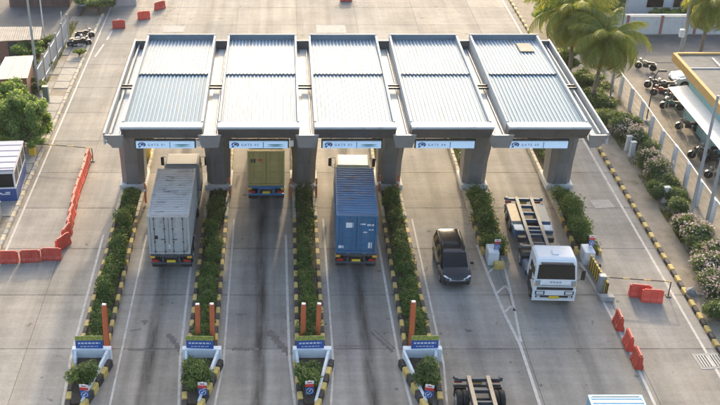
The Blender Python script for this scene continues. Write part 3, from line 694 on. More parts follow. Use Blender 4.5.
# orange guard posts
def guard(label, px, py, h=2.55):
    P = g(px, py, .25)
    o = thing('guard_post', label, 'guard post', (P.x, P.y, .22), rnd.uniform(-.15, .15), 'orange guard posts on the islands'); o.rotation_euler.x = rnd.uniform(-.025, .025); o.rotation_euler.y = rnd.uniform(-.025, .025)
    m = MB(); m.box(-.13, .13, -.12, -.09, -.2, h); m.box(-.13, .13, .09, .12, -.2, h); m.box(-.02, .02, -.09, .09, -.2, h - .001)
    m.build('beam', M_ORANGE, o, 0.006)
    MB().box(-.10, .10, -.08, .08, h + .002, h + .05).build('cap', M_WHITE, o, 0.01)
    MB().box(-.24, .24, -.2, .2, -.05, .03).build('base_plate', M_ORANGE, o)
guard('orange guard post behind the blue board of the leftmost island', 107.2, 348, 2.85)
guard('left orange guard post of the pair on the second island', 198, 340, 2.4); guard('right orange guard post of the pair on the second island', 212.5, 340, 2.4)
guard('left orange guard post of the pair on the third island', 303, 339, 2.35); guard('right orange guard post of the pair on the third island', 317.5, 339, 2.35)
guard('orange guard post behind the blue board of the fourth island', 410.5, 348, 3.05)
# slim red bollards and ticket machines beside the columns
def bollard(label, px, py, h=1.5):
    P = g(px, py); o = thing('bollard', label, 'bollard', (P.x, P.y, .2), 0, 'red bollards by the columns')
    MB().tube((0, 0, -.1), (0, 0, h), .07, n=10).build('post', M_ORANGE, o); MB().tube((0, 0, h * .6), (0, 0, h * .7), .074, n=10).build('white_band', M_WHITE, o)
    MB().lathe([(h, .07), (h + .04, .05), (h + .06, .01)], 'z', n=10).build('cap', M_ORANGE, o)
for n_, px, py in (('red bollard left of the first column base', 146, 204), ('red bollard right of the second column base', 230, 199), ('red bollard left of the third column base', 291, 199),
                   ('red bollard right of the third column base', 316, 199), ('red bollard left of the fourth column base', 379, 196), ('red bollard right of the fourth column base', 397, 196)):
    bollard(n_, px, py, 1.35)
def machine(label, x, y):
    o = thing('boom_cabinet', label, 'gate machine', (x, y, .25), 0, 'orange boom cabinets under the roof')
    MB().box(-.3, .3, -.25, .25, -.05, 1.25).build('housing', M_ORANGE, o, 0.03); MB().box(-.34, .34, -.3, .3, 1.252, 1.32).build('lid', M_WHITE, o, 0.01)
    MB().box(-.2, .2, -.262, -.252, .7, 1.0).build('panel', M_DARK, o)
for k, nm in ((0, 'left of the grey container truck'), (1, 'left of the yellow container truck'), (3, 'left of the black van lane')):
    machine('orange boom cabinet on the island ' + nm, ISX[k] + .25, 69.2)
def raised_boom(label, x, y):
    t = thing('lane_boom', label, 'boom gate', (x, y, .25), 0, 'lane booms under the roof')
    MB().box(-.17, .17, -.2, .2, -.05, 1.0).build('housing', M_YELLOW, t, 0.03); MB().box(-.19, .19, -.22, .22, 1.002, 1.06).build('lid', M_DARK, t, 0.01)
    for k in range(6): MB().box(.18, .24, -.03 + .0, .03, .85 + k * .5, 1.345 + k * .5).build('arm_section', M_RED_SIGN if k % 2 else M_WHITE, t)
for k, nm in ((0, 'first'), (1, 'second'), (2, 'third')): raised_boom('raised red and white lane boom behind the %s column from the left' % nm, ISX[k] + .5, 66.2)
def camera_box(label, x):
    t = thing('lane_camera', label, 'camera', (x, 57.0, 6.62), 0, 'cameras under the canopy front')
    MB().tube((0, 0, 0), (0, 0, -.25), .025, n=6).build('stem', M_DARK, t); MB().box(-.07, .07, -.18, .14, -.38, -.25).build('housing', M_WHITE, t, 0.02); MB().box(-.05, .05, -.2, -.182, -.36, -.27).build('lens', M_GLASS, t)
for k, nm in enumerate(('second', 'third', 'fourth', 'fifth')): camera_box('small white camera under the gutter at the %s column from the left' % nm, ISX[k + 1] + .3)
# striped guard fence beyond the right island
A, B = g(589, 268), g(606, 297)
f = thing('striped_guard', 'yellow and black striped guard barrier running from the rightmost island', 'barrier', (A.x, A.y, 0))
D = B - A; n = 9
for j in range(n):
    p = D * (j / n); q = D * ((j + .92) / n)
    m = MB(); w_ = Vector((.06, 0, 0))
    def H(z0, z1, a, b, mi):
        m.cur = mi; m.hexa([(a.x - .06, a.y, z0), (a.x + .06, a.y, z0), (b.x + .06, b.y, z0), (b.x - .06, b.y, z0), (a.x - .06, a.y, z1), (a.x + .06, a.y, z1), (b.x + .06, b.y, z1), (b.x - .06, b.y, z1)])
    mid = p.lerp(q, .5)
    H(.05, .95, p, mid - (q - p) * .02, 0); H(.05, .95, mid, q, 1)
    m.build('striped_panel', [M_YELLOW, M_BLACK], f, 0.008)
MB().box(D.x - .45, D.x + .35, D.y - .5, D.y - .05, 0, .3).build('footing', M_CONC, f, 0.04)

# ------------------------------------------------------------------ vehicles
def wheel(parent, x, y, r=.5, wd=.28, dual=False, rim=M_RIM, side=1):
    wo = MB().lathe([(-wd / 2, r * .62), (-wd / 2, r * .9), (-wd / 2 + .04, r * .98), (-wd * .2, r), (wd * .2, r), (wd / 2 - .04, r * .98), (wd / 2, r * .9), (wd / 2, r * .62)], 'x', n=26)
    o = wo.build('wheel', M_RUBBER, parent); o.location = (x, y, r)
    MB().lathe([(-wd / 2 - .004, r * .60), (-wd / 2 + .05, r * .5), (wd / 2 - .05, r * .5), (wd / 2 + .004, r * .60)], 'x', n=18).build('rim', rim, o)
    MB().lathe([(side * (wd / 2 - .06), r * .25), (side * (wd / 2 + .05), r * .18)], 'x', n=10).build('hub', rim, o)
    return o
def cab(t, yb, mcab, W=2.42, detail=True, accent=None):
    """cab-over truck cab, back at yb, front at yb+2.1 (+Y forward)"""
    hw = W / 2
    prof = [(0, .95), (0, 2.72), (.12, 2.86), (1.45, 2.93), (1.68, 2.84), (1.80, 2.66), (2.04, 1.78), (2.10, 1.55), (2.10, .95)]
    m = MB(); V = []; n = len(prof)
    for sx in (-1, -.88, .88, 1):
        for (y, z) in prof:
            up = max(0, (z - 1.7)) / 1.2
            x = sx * (hw - .10 * up); yy = y; zz = z
            if abs(sx) == 1:
                if z > 2.6: zz = z - .07
                if y > 1.9: yy = y - .08
            V.append((x, yy + yb, zz))
    fs = [(i * n + k, i * n + (k + 1) % n, (i + 1) * n + (k + 1) % n, (i + 1) * n + k) for i in range(3) for k in range(n)] + [tuple(range(n - 1, -1, -1)), tuple(range(3 * n, 4 * n))]
    m.add(V, fs)
    c = m.build('cab', mcab, t, 0.06)
    # windscreen on the raked face
    def fr(u, v, off=.012):      # u across, v up 0..1 on the raked windscreen plane
        y = 2.04 + (1.80 - 2.04) * v; z = 1.78 + (2.66 - 1.78) * v; return (u, yb + y + off, z + off * .3)
    MB().add([fr(-1.07, .02), fr(1.07, .02), fr(1.0, .95), fr(-1.0, .95)], [(0, 1, 2, 3)]).build('windscreen', M_GLASS, c)
    if detail:
        wp = MB()
        for x in (-.6, .15): wp.tube(fr(x, .03, .03), fr(x + .5, .22, .03), .012, n=5)
        wp.build('wiper', M_BLACK, c)
        MB().box(-1.02, 1.02, yb + 2.102, yb + 2.13, 1.13, 1.30).build('grille', M_BLACK, c)
        for q in (-1, 1): MB().box(q * 1.0 - .14, q * 1.0 + .14, yb + 2.085, yb + 2.112, 1.36, 1.74).build('corner_vent', M_GREYP, c, 0.02)
        for q in range(4): MB().box(-.30 + q * .17, -.20 + q * .17, yb + 2.103, yb + 2.12, 1.60, 1.68).build('badge_letter', M_GREYP, c)
        MB().box(-.82, .82, yb + 2.105, yb + 2.125, 1.38, 1.45).build('grille_bar', M_GREYP, c)
        MB().box(-.98, .98, yb + 1.3, yb + 1.82, 2.90, 2.93) if False else None
        MB().box(-.18, .18, yb + .8, yb + 1.25, 2.905, 2.99).build('roof_vent', M_BOOTH_W, c, 0.02)
        MB().box(-.9, .9, yb + 1.76, yb + 1.95, 2.70, 2.76).build('sun_visor', M_DARK, c, 0.01)
    for sx in (-1, 1):
        MB().add([(sx * (hw - .028), yb + .55, 1.80), (sx * (hw - .028), yb + 1.85, 1.80), (sx * (hw - .094), yb + 1.62, 2.58), (sx * (hw - .094), yb + .55, 2.58)], [(0, 1, 2, 3)]).build('side_window', M_GLASS, c)
        d = MB(); d.box(sx * hw - .004, sx * hw + .006, yb + .50, yb + .52, 1.0, 1.75); d.box(sx * hw - .004, sx * hw + .02, yb + .6, yb + .75, 1.55, 1.6)
        d.build('door_seam', M_DARK, c)
        mi = MB(); mi.tube((sx * hw * .97, yb + 1.85, 2.5), (sx * (hw + .26), yb + 2.02, 2.45), .02, n=6); mi.tube((sx * hw, yb + 1.95, 1.7), (sx * (hw + .26), yb + 2.02, 1.85), .02, n=6)
        mi.build('mirror_arm', M_BLACK, c)
        MB().box(sx * (hw + .27) - .11, sx * (hw + .27) + .11, yb + 1.98, yb + 2.08, 1.78, 2.42).build('mirror', M_BLACK, c, 0.03)
        MB().box(sx * .82 - .27, sx * .82 + .27, yb + 2.1215, yb + 2.135, .80, 1.06).build('headlight_surround', M_BLACK, c, 0.01)
        MB().box(sx * .82 - .2, sx * .82 + .2, yb + 2.125, yb + 2.15, .84, 1.02).build('headlight', M_LAMP, c, 0.02)
        MB().box(sx * 1.13 - .05, sx * 1.13 + .05, yb + 2.07, yb + 2.115, 1.36, 1.52).build('indicator', M_AMBER, c, 0.01)
        arch = MB().prism([(yb + 1.15 + .62 * math.cos(a), .5 + .62 * math.sin(a)) for a in [PI * k / 10 for k in range(11)]], sx * (hw - .30), sx * (hw + .008), 'x')
        arch.build('wheel_arch', M_BLACK, c)
    bp = MB(); bp.box(-hw, hw, yb + 1.9, yb + 2.12, .52, 1.12)
    b = bp.build('bumper', mcab, c, 0.04)
    MB().box(-1.05, 1.05, yb + 2.121, yb + 2.14, .62, .76).build('bumper_slot', M_BLACK, b)
    for sx in (-1, 1): MB().box(sx * .88 - .09, sx * .88 + .09, yb + 2.141, yb + 2.155, .64, .74).build('fog_lamp', M_LAMP, b)
    MB().box(-.28, .28, yb + 2.141, yb + 2.16, .56, .74).build('number_plate', M_PLATE_Y, b)
    MB().box(-hw, hw, yb + 1.98, yb + 2.10, .38, .50).build('under_bar', M_WHITE, b, 0.01)
    MB().box(-.9, .9, yb - .25, yb - .02, .95, 1.6).build('engine_tunnel', M_DARK, c)
    return c
def truck(label, loc, rz, Lc, yb, axles, drive, mcab, mch, mrail, detail=False, fender=None, group=None):
    t = thing('truck', label, 'truck', loc, rz, group)
    for sx in (-1, 1):
        m = MB(); m.box(sx * .48 - .10, sx * .48 + .10, 0.02, Lc, 1.20, 1.24); m.cur = 1; m.box(sx * .48 - .03, sx * .48 + .03, 0.02, Lc, .86, 1.198); m.box(sx * .48 - .09, sx * .48 + .09, .02, Lc, .82, .858)
        m.build('chassis_rail', [mrail, mch], t)
    cross = [.12, 1.0, 1.9, 2.8, 3.7, 4.6, 5.6, 6.6, 7.6]
    for y in [q for q in cross if q < Lc - .2]:
        MB().box(-.38, .38, y - .06, y + .06, .95, 1.16).build('crossmember', mch, t)
    for y in (.14, Lc - .6 if Lc < 7 else 5.95):
        m = MB(); m.box(-1.2, 1.2, y - .10, y + .10, 1.02, 1.192)
        for sx in (-1, 1): m.box(sx * 1.12 - .08, sx * 1.12 + .08, y - .11, y + .11, 1.194, 1.27)
        m.build('twistlock_bolster', mrail if y > 1 else mch, t, 0.01)
    for y in axles + [drive]:
        MB().tube((-1.0, y, .5), (1.0, y, .5), .09, n=10).build('axle', M_DARK, t)
        for sx in (-1, 1):
            wheel(t, sx * 1.06, y, side=sx); wheel(t, sx * .74, y, side=sx)
    for sx in (-1, 1): wheel(t, sx * 1.02, yb + 1.15, side=sx)
    MB().tube((-.9, yb + 1.15, .5), (.9, yb + 1.15, .5), .07, n=8).build('axle', M_DARK, t)
    # tractor frame and tanks
    m = MB()
    for sx in (-1, 1): m.box(sx * .42 - .05, sx * .42 + .05, drive - 1.0, yb + 1.9, .62, .80)
    m.build('tractor_frame', M_DARK, t)
    for sx in (-1, 1): MB().lathe([(drive + .75, .27), (min(drive + 1.9, yb + .4), .27)], 'y', (sx * .98, 0, .68), 14).build('fuel_tank', M_STEEL if mch is M_CHASSIS else mch, t)
    # rear end
    rb = MB(); rb.box(-1.2, 1.2, -.02, .08, .52, .66)
    for sx in (-1, 1): rb.box(sx * .5 - .05, sx * .5 + .05, .0, .07, .66, .86)
    r = rb.build('rear_bumper', mch, t, 0.01)
    for sx in (-1, 1):
        MB().box(sx * .95 - .2, sx * .95 + .2, -.06, -.022, .72, .86).build('tail_light', M_TAIL, t, 0.01)
        MB().box(sx * 1.10 - .14, sx * 1.10 + .14, -.05, -.02, .98, 1.12).build('reflector', M_AMBER if not detail else mch, t)
        MB().box(sx * .90 - .30, sx * .90 + .30, .3, .32, .16, .72).build('mud_flap', M_BLACK, t)
    MB().box(-.26, .26, -.045, -.022, .68, .84).build('number_plate', M_PLATE_Y, t)
    if fender:
        for sx in (-1, 1):
            y0, y1 = min(axles) - .35, max(axles) + .65
            m = MB(); m.prism([(y0 - .3, .8), (y0, 1.08), (y1, 1.08), (y1 + .3, .8), (y1 + .27, .77), (y1 - .02, 1.04), (y0 + .02, 1.04), (y0 - .27, .77)], sx * .62, sx * 1.22, 'x')
            m.build('mudguard', M_RAILTAN if sx > 0 else M_CHAS_DB, t)
            MB().box(min(sx * .62, sx * 1.20), max(sx * .62, sx * 1.20), y1 + .45, y1 + 1.15, .62, 1.12).build('tool_box', fender, t, 0.03)
            MB().box(sx * 1.21 - .02, sx * 1.21 + .02, y0 - .2, y1 + .4, .80, 1.02).build('side_skirt', fender, t)
    m = MB(); m.box(-.5, .5, drive - .6, drive + .6, .82, .94); m.build('fifth_wheel', M_DARK, t, 0.02)
    if detail:
        for sx in (-1, 1):
            MB().prism([(drive - .62, .62), (drive - .5, .98), (drive - .2, 1.10), (drive + .3, 1.10), (drive + .55, .98), (drive + .62, .62), (drive + .58, .62), (drive + .5, .94), (drive + .28, 1.06), (drive - .2, 1.06), (drive - .46, .94), (drive - .58, .62)], min(sx * .58, sx * 1.2), max(sx * .58, sx * 1.2), 'x').build('drive_mudguard', M_BLACK, t)
            MB().box(min(sx * .6, sx * 1.1), max(sx * .6, sx * 1.1), 4.35, 4.85, .7, 1.05).build('battery_box', M_DARK, t, 0.02)
        MB().box(-1.15, 1.15, 4.1, 4.22, 1.0, 1.18).build('bolster', mch, t, 0.01)
        for q in (-.2, 0, .2): MB().path([(q, yb - .2, 1.5), (q * 1.4, yb - .55, 1.15), (q, yb - .9, 1.2)], .025, 6).build('air_hose', M_CHAS_BLUE if q else M_TAIL, t)
    cab(t, yb, mcab, detail=detail)
    return t
M_SCRAPE = mat('rust_scrape', (0.10, 0.085, 0.07), 0.85, var=0.4)
def container(label, loc, rz, mc, L=6.06, W=2.44, H=2.59, marks=None, group=None, rods=M_STEEL):
    t = thing('shipping_container', label, 'container', loc, rz, group); hw = W / 2
    def wallprof(n, a0, a1, dpt):
        p = []; st = (a1 - a0) / n
        for k in range(n):
            b = a0 + k * st; p += [(b, 0), (b + st * .30, 0), (b + st * .45, dpt), (b + st * .85, dpt)]
        p.append((a1, 0)); return p
    for sx in (-1, 1):
        pr_ = wallprof(22, .12, L - .12, -.04); m = MB(); N = len(pr_)
        V = [(sx * (hw - .01 + q), y, z) for z in (.14, H - .1) for (y, q) in pr_]
        m.add(V, [(k, k + 1, N + k + 1, N + k) for k in range(N - 1)]); m.build('side_wall', mc, t)
        m = MB(); m.box(min(sx * (hw - .09), sx * hw), max(sx * (hw - .09), sx * hw), .122, L - .122, H - .11, H - .005); m.box(min(sx * (hw - .09), sx * hw), max(sx * (hw - .09), sx * hw), .122, L - .122, .0, .15)
        m.build('side_rail', mc, t)
    pr_ = wallprof(20, .16, L - .12, -.022); m = MB(); N = len(pr_)
    V = [(x, y, H - .012 + q) for x in (-hw + .05, hw - .05) for (y, q) in pr_]
    m.add(V, [(k, k + 1, N + k + 1, N + k) for k in range(N - 1)]); m.build('roof_sheet', mc, t)
    rr = random.Random(int(abs(loc[0]) * 97))
    for q in range(9):
        x = rr.uniform(-hw + .15, hw - .8); y = rr.uniform(.5, L - .5); wd = rr.uniform(.15, .7); tl_ = rr.uniform(-.12, .12)
        MB().add([(x, y, H - .004), (x + wd, y + tl_, H - .004), (x + wd * .9, y + tl_ + rr.uniform(.02, .07), H - .004), (x + .05, y + rr.uniform(.03, .09), H - .004)], [(0, 1, 2, 3)]).build('scrape', M_SCRAPE, t)
    m = MB(); m.box(-hw + .05, hw - .05, L - .10, L - .04, .1, H - .03); m.box(-hw + .1, hw - .1, .16, L - .1, .02, .12); m.build('front_wall', mc, t)
    for sx in (-1, 1):
        for y in (0, L - .12):
            m = MB(); m.box(min(sx * (hw - .13), sx * hw), max(sx * (hw - .13), sx * hw), y, y + .12, .12, H - .12); m.build('corner_post', mc, t)
            for z in (0, H - .12):
                MB().box(min(sx * (hw - .17), sx * (hw + .004)), max(sx * (hw - .17), sx * (hw + .004)), y - .004 if y == 0 else y - .05, y + .17 if y == 0 else y + .124, z, z + .122).build('corner_casting', mc, t, 0.012)
    MB().box(-hw + .132, hw - .132, .0, .11, H - .11, H - .002).build('door_header', mc, t); MB().box(-hw + .132, hw - .132, 0, .11, 0, .13).build('door_sill', mc, t)
    for sx in (-1, 1):
        a, b = (-hw + .14, -.012) if sx < 0 else (.012, hw - .14)
        m = MB(); m.box(a, b, .05, .10, .14, H - .12)
        for j in range(5):
            z = .22 + j * .455; m.box(a + .06, b - .06, .028, .052, z, z + .34)
        d = m.build('door', mc, t, 0.008)
        for fx in (.22, .78):
            x = a + (b - a) * fx
            r = MB(); r.tube((x, -.02, .06), (x, -.02, H - .04), .02, n=6)
            for z in (.14, .8, 1.7, H - .2): r.box(x - .05, x + .05, -.035, .03, z, z + .07)
            r.build('lock_rod', rods, d)
        MB().box(min(sx * .2, sx * .48), max(sx * .2, sx * .48), -.045, -.025, 1.0, 1.05).build('door_handle', rods, d)
    for (x, z, w2, h2, mm) in (marks or []):
        MB().box(x - w2, x + w2, -.001 + .02, .027, z - h2, z + h2).build('marking', mm, t)
    return t
def cont_paint(name, col, dirt, amt): return mat(name, col, 0.5, 0.15, var=0.14, scale=1.3, streak=(1, 1, .6), dirt=dirt, dirt_amt=amt, dirt_scale=1.6)
MC_W = cont_paint('container_grey', (0.47, 0.47, 0.455), (0.19, 0.16, 0.135), 0.4)
MC_Y = cont_paint('container_yellow', (0.44, 0.34, 0.12), (0.20, 0.16, 0.09), 0.3)
MC_B = cont_paint('container_blue', (0.05, 0.165, 0.31), (0.10, 0.125, 0.145), 0.5)
MC_LB = cont_paint('container_lightblue', (0.30, 0.48, 0.62), (0.16, 0.24, 0.3), 0.25)
MC_BR = cont_paint('container_brown', (0.15, 0.095, 0.08), (0.09, 0.06, 0.05), 0.3)
M_CABW = mat('cab_white', (0.74, 0.76, 0.77), 0.3, var=0.05, dirt=(0.5, 0.48, 0.44), dirt_amt=0.2, dirt_scale=1.2, coat=0.5)
M_CABG = mat('cab_grey', (0.20, 0.205, 0.215), 0.45, var=0.1, dirt=(0.2, 0.19, 0.17), dirt_amt=0.3, coat=0.2)
M_CABC = mat('cab_cream', (0.60, 0.52, 0.36), 0.45, var=0.1, dirt=(0.3, 0.25, 0.17), dirt_amt=0.25, coat=0.2)
M_CABY = mat('cab_yellow', (0.5, 0.33, 0.06), 0.45, var=0.1, coat=0.2)
ZC = 1.275
M_RODK = mat('lock_rod_dark', (0.13, 0.125, 0.12), 0.5, 0.3, var=0.2)
# lane 1, grey container
truck('truck with grey cab carrying the grey-white container', (-6.50, 51.8, 0), 0.0, 7.4, 8.35, [1.1, 2.35], 6.6, M_CABG, M_CHASSIS, M_RAILTAN)
container('grey-white weathered shipping container on the leftmost truck', (-6.55, 51.75, ZC), 0.0, MC_W, marks=[(-.75, 1.15, .10, .12, M_DARK), (.0, .5, .05, .16, M_BOOTH_W)], rods=M_RODK)
# lane 2, yellow container
truck('truck with blue rear frame carrying the yellow container under the roof', (-.92, 60.25, 0), R(.3), 6.1, 6.75, [1.1, 2.35], 5.3, M_CABY, M_CHAS_BLUE, M_CHAS_BLUE)
container('faded yellow shipping container half under the canopy', (-.92, 60.2, ZC), R(.3), MC_Y, marks=[(-.85, 1.85, .16, .14, M_DARK), (-.35, 1.9, .12, .09, M_RED_SIGN)], rods=MC_Y)
# lane 3, blue container
truck('truck with cream cab carrying the dark blue container', (4.55, 51.9, 0), R(-1.8), 7.4, 8.1, [1.1, 2.35], 6.6, M_CABC, M_CHASSIS, M_RAILTAN)
container('dark blue shipping container with white stickers on its doors', (4.52, 51.85, ZC), R(-1.8), MC_B,
          marks=[(-.42, 1.92, .22, .17, M_WHITE), (-.90, .42, .15, .09, M_WHITE), (.82, .55, .11, .20, M_WHITE), (.35, 2.0, .16, .05, M_BOOTH_W), (.80, 1.95, .2, .06, M_BOOTH_W), (.5, 1.45, .12, .04, M_BOOTH_W), (.85, 1.62, .14, .04, M_BOOTH_W)], rods=MC_B)
# lane 5, white cab with an empty skeletal trailer, facing the camera
fx, fy, bx_, by_ = 15.55, 48.2, 15.95, 58.8
rz5 = math.atan2(-(fx - bx_), (fy - by_))
L5 = math.hypot(fx - bx_, fy - by_)
truck('white cab-over truck pulling an empty skeletal trailer towards the camera', (bx_, by_, 0), rz5, 7.6, L5 - 2.12, [1.0, 2.25], 6.3, M_CABW, M_CHAS_DB, M_RAILGREY, detail=True, fender=M_CHAS_BLUE)
# bottom edge: tail of another skeletal trailer and the end of a pale blue container
truck('empty skeletal trailer truck leaving at the bottom edge', (9.92, 40.55, 0), PI, 8.3, 9.6, [1.0, 2.25], 7.1, M_CABW, M_CHASSIS, M_RAILTAN, detail=True)
truck('truck carrying the pale blue container at the bottom right edge', (15.05, 35.95, 0), PI, 6.1, 6.75, [1.1, 2.35], 5.3, M_CABW, M_CHASSIS, M_RAILTAN)
container('pale blue container whose end shows at the bottom right edge', (15.05, 35.95, ZC), PI, MC_LB)

def car(label, loc, rz, paint, secs, L, r=.34, win=None):
    t = thing('car', label, 'car', loc, rz)
    m = MB(); V = []; n = 14
    for (y, zb, zm, zbelt, zt, wb, wm, wt) in secs:
        half = [(wb, zb), (wm * .985, zb + .12), (wm, zm), (wm * .975, zbelt), (wt + .03, zt - .09), (wt - .06, zt - .02), (wt * .5, zt)]
        V += [(x, y, z) for x, z in half] + [(-x, y, z) for x, z in reversed(half)]
    ns = len(secs)
    m.smooth = True
    m.add(V, [(i * n + k, i * n + (k + 1) % n, (i + 1) * n + (k + 1) % n, (i + 1) * n + k) for i in range(ns - 1) for k in range(n)])
    m.smooth = False
    m.add(V, [tuple(range(n - 1, -1, -1)), tuple(range((ns - 1) * n, ns * n))])
    b = m.build('body', paint, t)
    es = b.modifiers.new('split', 'EDGE_SPLIT'); es.split_angle = R(38)
    def S(i): return secs[i]
    # glass, set slightly proud of the body
    def side_pt(i, f, sx):
        y, zb, zm, zbelt, zt, wb, wm, wt = secs[i]
        x = wm * .975 + (wt + .03 - wm * .975) * f; z = zbelt + (zt - .09 - zbelt) * f; return Vector((sx * (x + .012), y, z + .004))
    def lerp_sec(y):
        for i in range(ns - 1):
            if secs[i][0] <= y <= secs[i + 1][0]:
                f = (y - secs[i][0]) / (secs[i + 1][0] - secs[i][0]); return [a + (c - a) * f for a, c in zip(secs[i], secs[i + 1])]
    def sp(y, f, sx):
        y, zb, zm, zbelt, zt, wb, wm, wt = lerp_sec(y)
        x = wm * .975 + (wt + .03 - wm * .975) * f; z = zbelt + (zt - .09 - zbelt) * f; return (sx * (x + .012), y, z + .004)
    for sx in (-1, 1):
        for (ya, yb, ta, tb) in win['side']:
            MB().add([sp(ya, .08, sx), sp(yb, .08, sx), sp(tb, .92, sx), sp(ta, .92, sx)], [(0, 1, 2, 3)]).build('side_window', M_GLASS, b)
        ya, yb = win['side'][0][0], win['side'][-1][1]; MB().path([sp(ya + (yb - ya) * k / 8, .03, sx) for k in range(9)], .012, 5).build('window_trim', M_CHROME, b)
        mi = MB(); yy = win['mirror']; q = lerp_sec(yy); mi.box(sx * (q[6] + .12) - .11, sx * (q[6] + .12) + .11, yy - .06, yy + .06, q[3] + .02, q[3] + .18)
        mi.build('mirror', paint, b, 0.03)
        d = MB()
        for yy in win['doors']:
            q = lerp_sec(yy); d.hexa([(sx * (q[6] - .01), yy, q[1] + .1), (sx * (q[6] + .005), yy, q[1] + .1), (sx * (q[6] + .005), yy + .014, q[1] + .1), (sx * (q[6] - .01), yy + .014, q[1] + .1), (sx * (q[6] * .975 - .01), yy, q[3]), (sx * (q[6] * .975 + .006), yy, q[3]), (sx * (q[6] * .975 + .006), yy + .014, q[3]), (sx * (q[6] * .975 - .01), yy + .014, q[3])])
        d.build('door_seam', M_DARK, b)
    def top_quad(i, j, fx, nm, mm, a=.04, c=.96):
        A, B = secs[i], secs[j]
        def P(sx, f): return (sx * (A[7] + (B[7] - A[7]) * f) * fx, A[0] + (B[0] - A[0]) * f + .012 * (1 if B[0] > A[0] else -1), A[4] + (B[4] - A[4]) * f + .012)
        MB().add([P(-1, a), P(1, a), P(1, c), P(-1, c)], [(0, 1, 2, 3)]).build(nm, mm, b)
    top_quad(win['ws'][0], win['ws'][1], .97, 'windscreen', M_GLASS); top_quad(win['rw'][0], win['rw'][1], .86, 'rear_window', M_GLASS)
    f = secs[-2]; e = secs[-1]
    for sx in (-1, 1):
        MB().hexa([(sx * .38, L - .10, .62), (sx * .82, L - .36, .66), (sx * .82, L - .17, .66), (sx * .38, L + .02, .62), (sx * .38, L - .14, .80), (sx * .82, L - .42, .93), (sx * .82, L - .20, .88), (sx * .38, L - .01, .76)]).build('headlight', M_LAMP, b, 0.01)
        MB().box(sx * .72 - .1, sx * .72 + .1, -.015, .10, .85, 1.15).build('tail_light', M_TAIL, b, 0.02)
    MB().prism([(-.5, .62), (.5, .62), (.42, .72), (0, .66), (-.42, .72)], L - .05, L + .02, 'y').build('grille', M_CHROME, b, 0.008)
    MB().box(-.55, .55, L - .03, L + .014, .36, .52).build('air_intake', M_BLACK, b, 0.01)
    MB().box(-.22, .22, L - .01, L + .026, .44, .55).build('number_plate', M_PLATE_K, b)
    for y in win['axles']:
        for sx in (-1, 1): wheel(t, sx * (secs[3][6] - .11), y, r, .22, side=sx)
    for y in win['axles']:
        for sx in (-1, 1):
            x0 = secs[3][6]
            MB().prism([(y + (r + .06) * math.cos(a), r + (r + .06) * math.sin(a)) for a in [PI * k / 12 for k in range(13)]], min(sx * (x0 - .2), sx * (x0 + .004)), max(sx * (x0 - .2), sx * (x0 + .004)), 'x').build('wheel_arch', M_BLACK, b)
    return t
van_secs = [(0.0, .42, .75, .98, 1.04, .72, .80, .68), (.08, .34, .72, 1.05, 1.30, .80, .88, .70), (.30, .28, .68, 1.08, 1.74, .84, .915, .70), (.9, .24, .66, 1.08, 1.83, .86, .925, .70),
            (2.5, .24, .66, 1.06, 1.82, .86, .925, .70), (3.10, .24, .66, 1.05, 1.73, .86, .925, .71), (3.98, .24, .66, 1.02, 1.12, .86, .915, .76), (4.42, .27, .62, .92, .98, .84, .88, .68), (4.62, .32, .55, .76, .82, .78, .82, .58), (4.70, .36, .5, .66, .70, .70, .74, .5)]
vt = car('black van driving towards the camera in the fourth lane', (10.28, 54.3, 0), PI + R(.8), M_BLACKCAR, van_secs, 4.70,
    win=dict(side=((.35, 1.25, .45, 1.25), (1.32, 2.25, 1.32, 2.25), (2.32, 3.65, 2.32, 3.0)), mirror=3.45, doors=(1.28, 2.28), ws=(6, 5), rw=(1, 2), axles=(.95, 3.78)))
rl = MB()
for sx in (-1, 1): rl.tube((sx * .64, .7, 1.87), (sx * .64, 2.5, 1.86), .018, n=6)
rl.build('roof_rail', M_CHROME, vt); vt.scale = (.97, .94, .95)
hb_secs = [(0.0, .40, .7, .90, .96, .70, .78, .62), (.10, .32, .68, .98, 1.14, .78, .84, .62), (.35, .26, .64, 1.0, 1.40, .82, .87, .60), (.9, .24, .62, 1.0, 1.50, .83, .88, .60),
           (2.0, .24, .62, .98, 1.50, .83, .88, .60), (2.4, .24, .62, .97, 1.42, .83, .88, .60), (3.05, .24, .62, .94, 1.02, .83, .87, .66), (3.6, .27, .58, .84, .90, .80, .84, .6), (3.85, .32, .5, .70, .76, .74, .78, .54), (3.92, .36, .48, .6, .64, .68, .72, .46)]
P = g(670, 85)
car('white hatchback parked behind the orange-edged building', (P.x + 3.95, P.y + .2, 0), R(92), M_WHITECAR, hb_secs, 3.92, r=.31,
    win=dict(side=((.35, 1.15, .45, 1.15), (1.22, 2.75, 1.22, 2.3)), mirror=2.6, doors=(1.18, 2.2), ws=(6, 5), rw=(1, 2), axles=(.75, 3.1)))

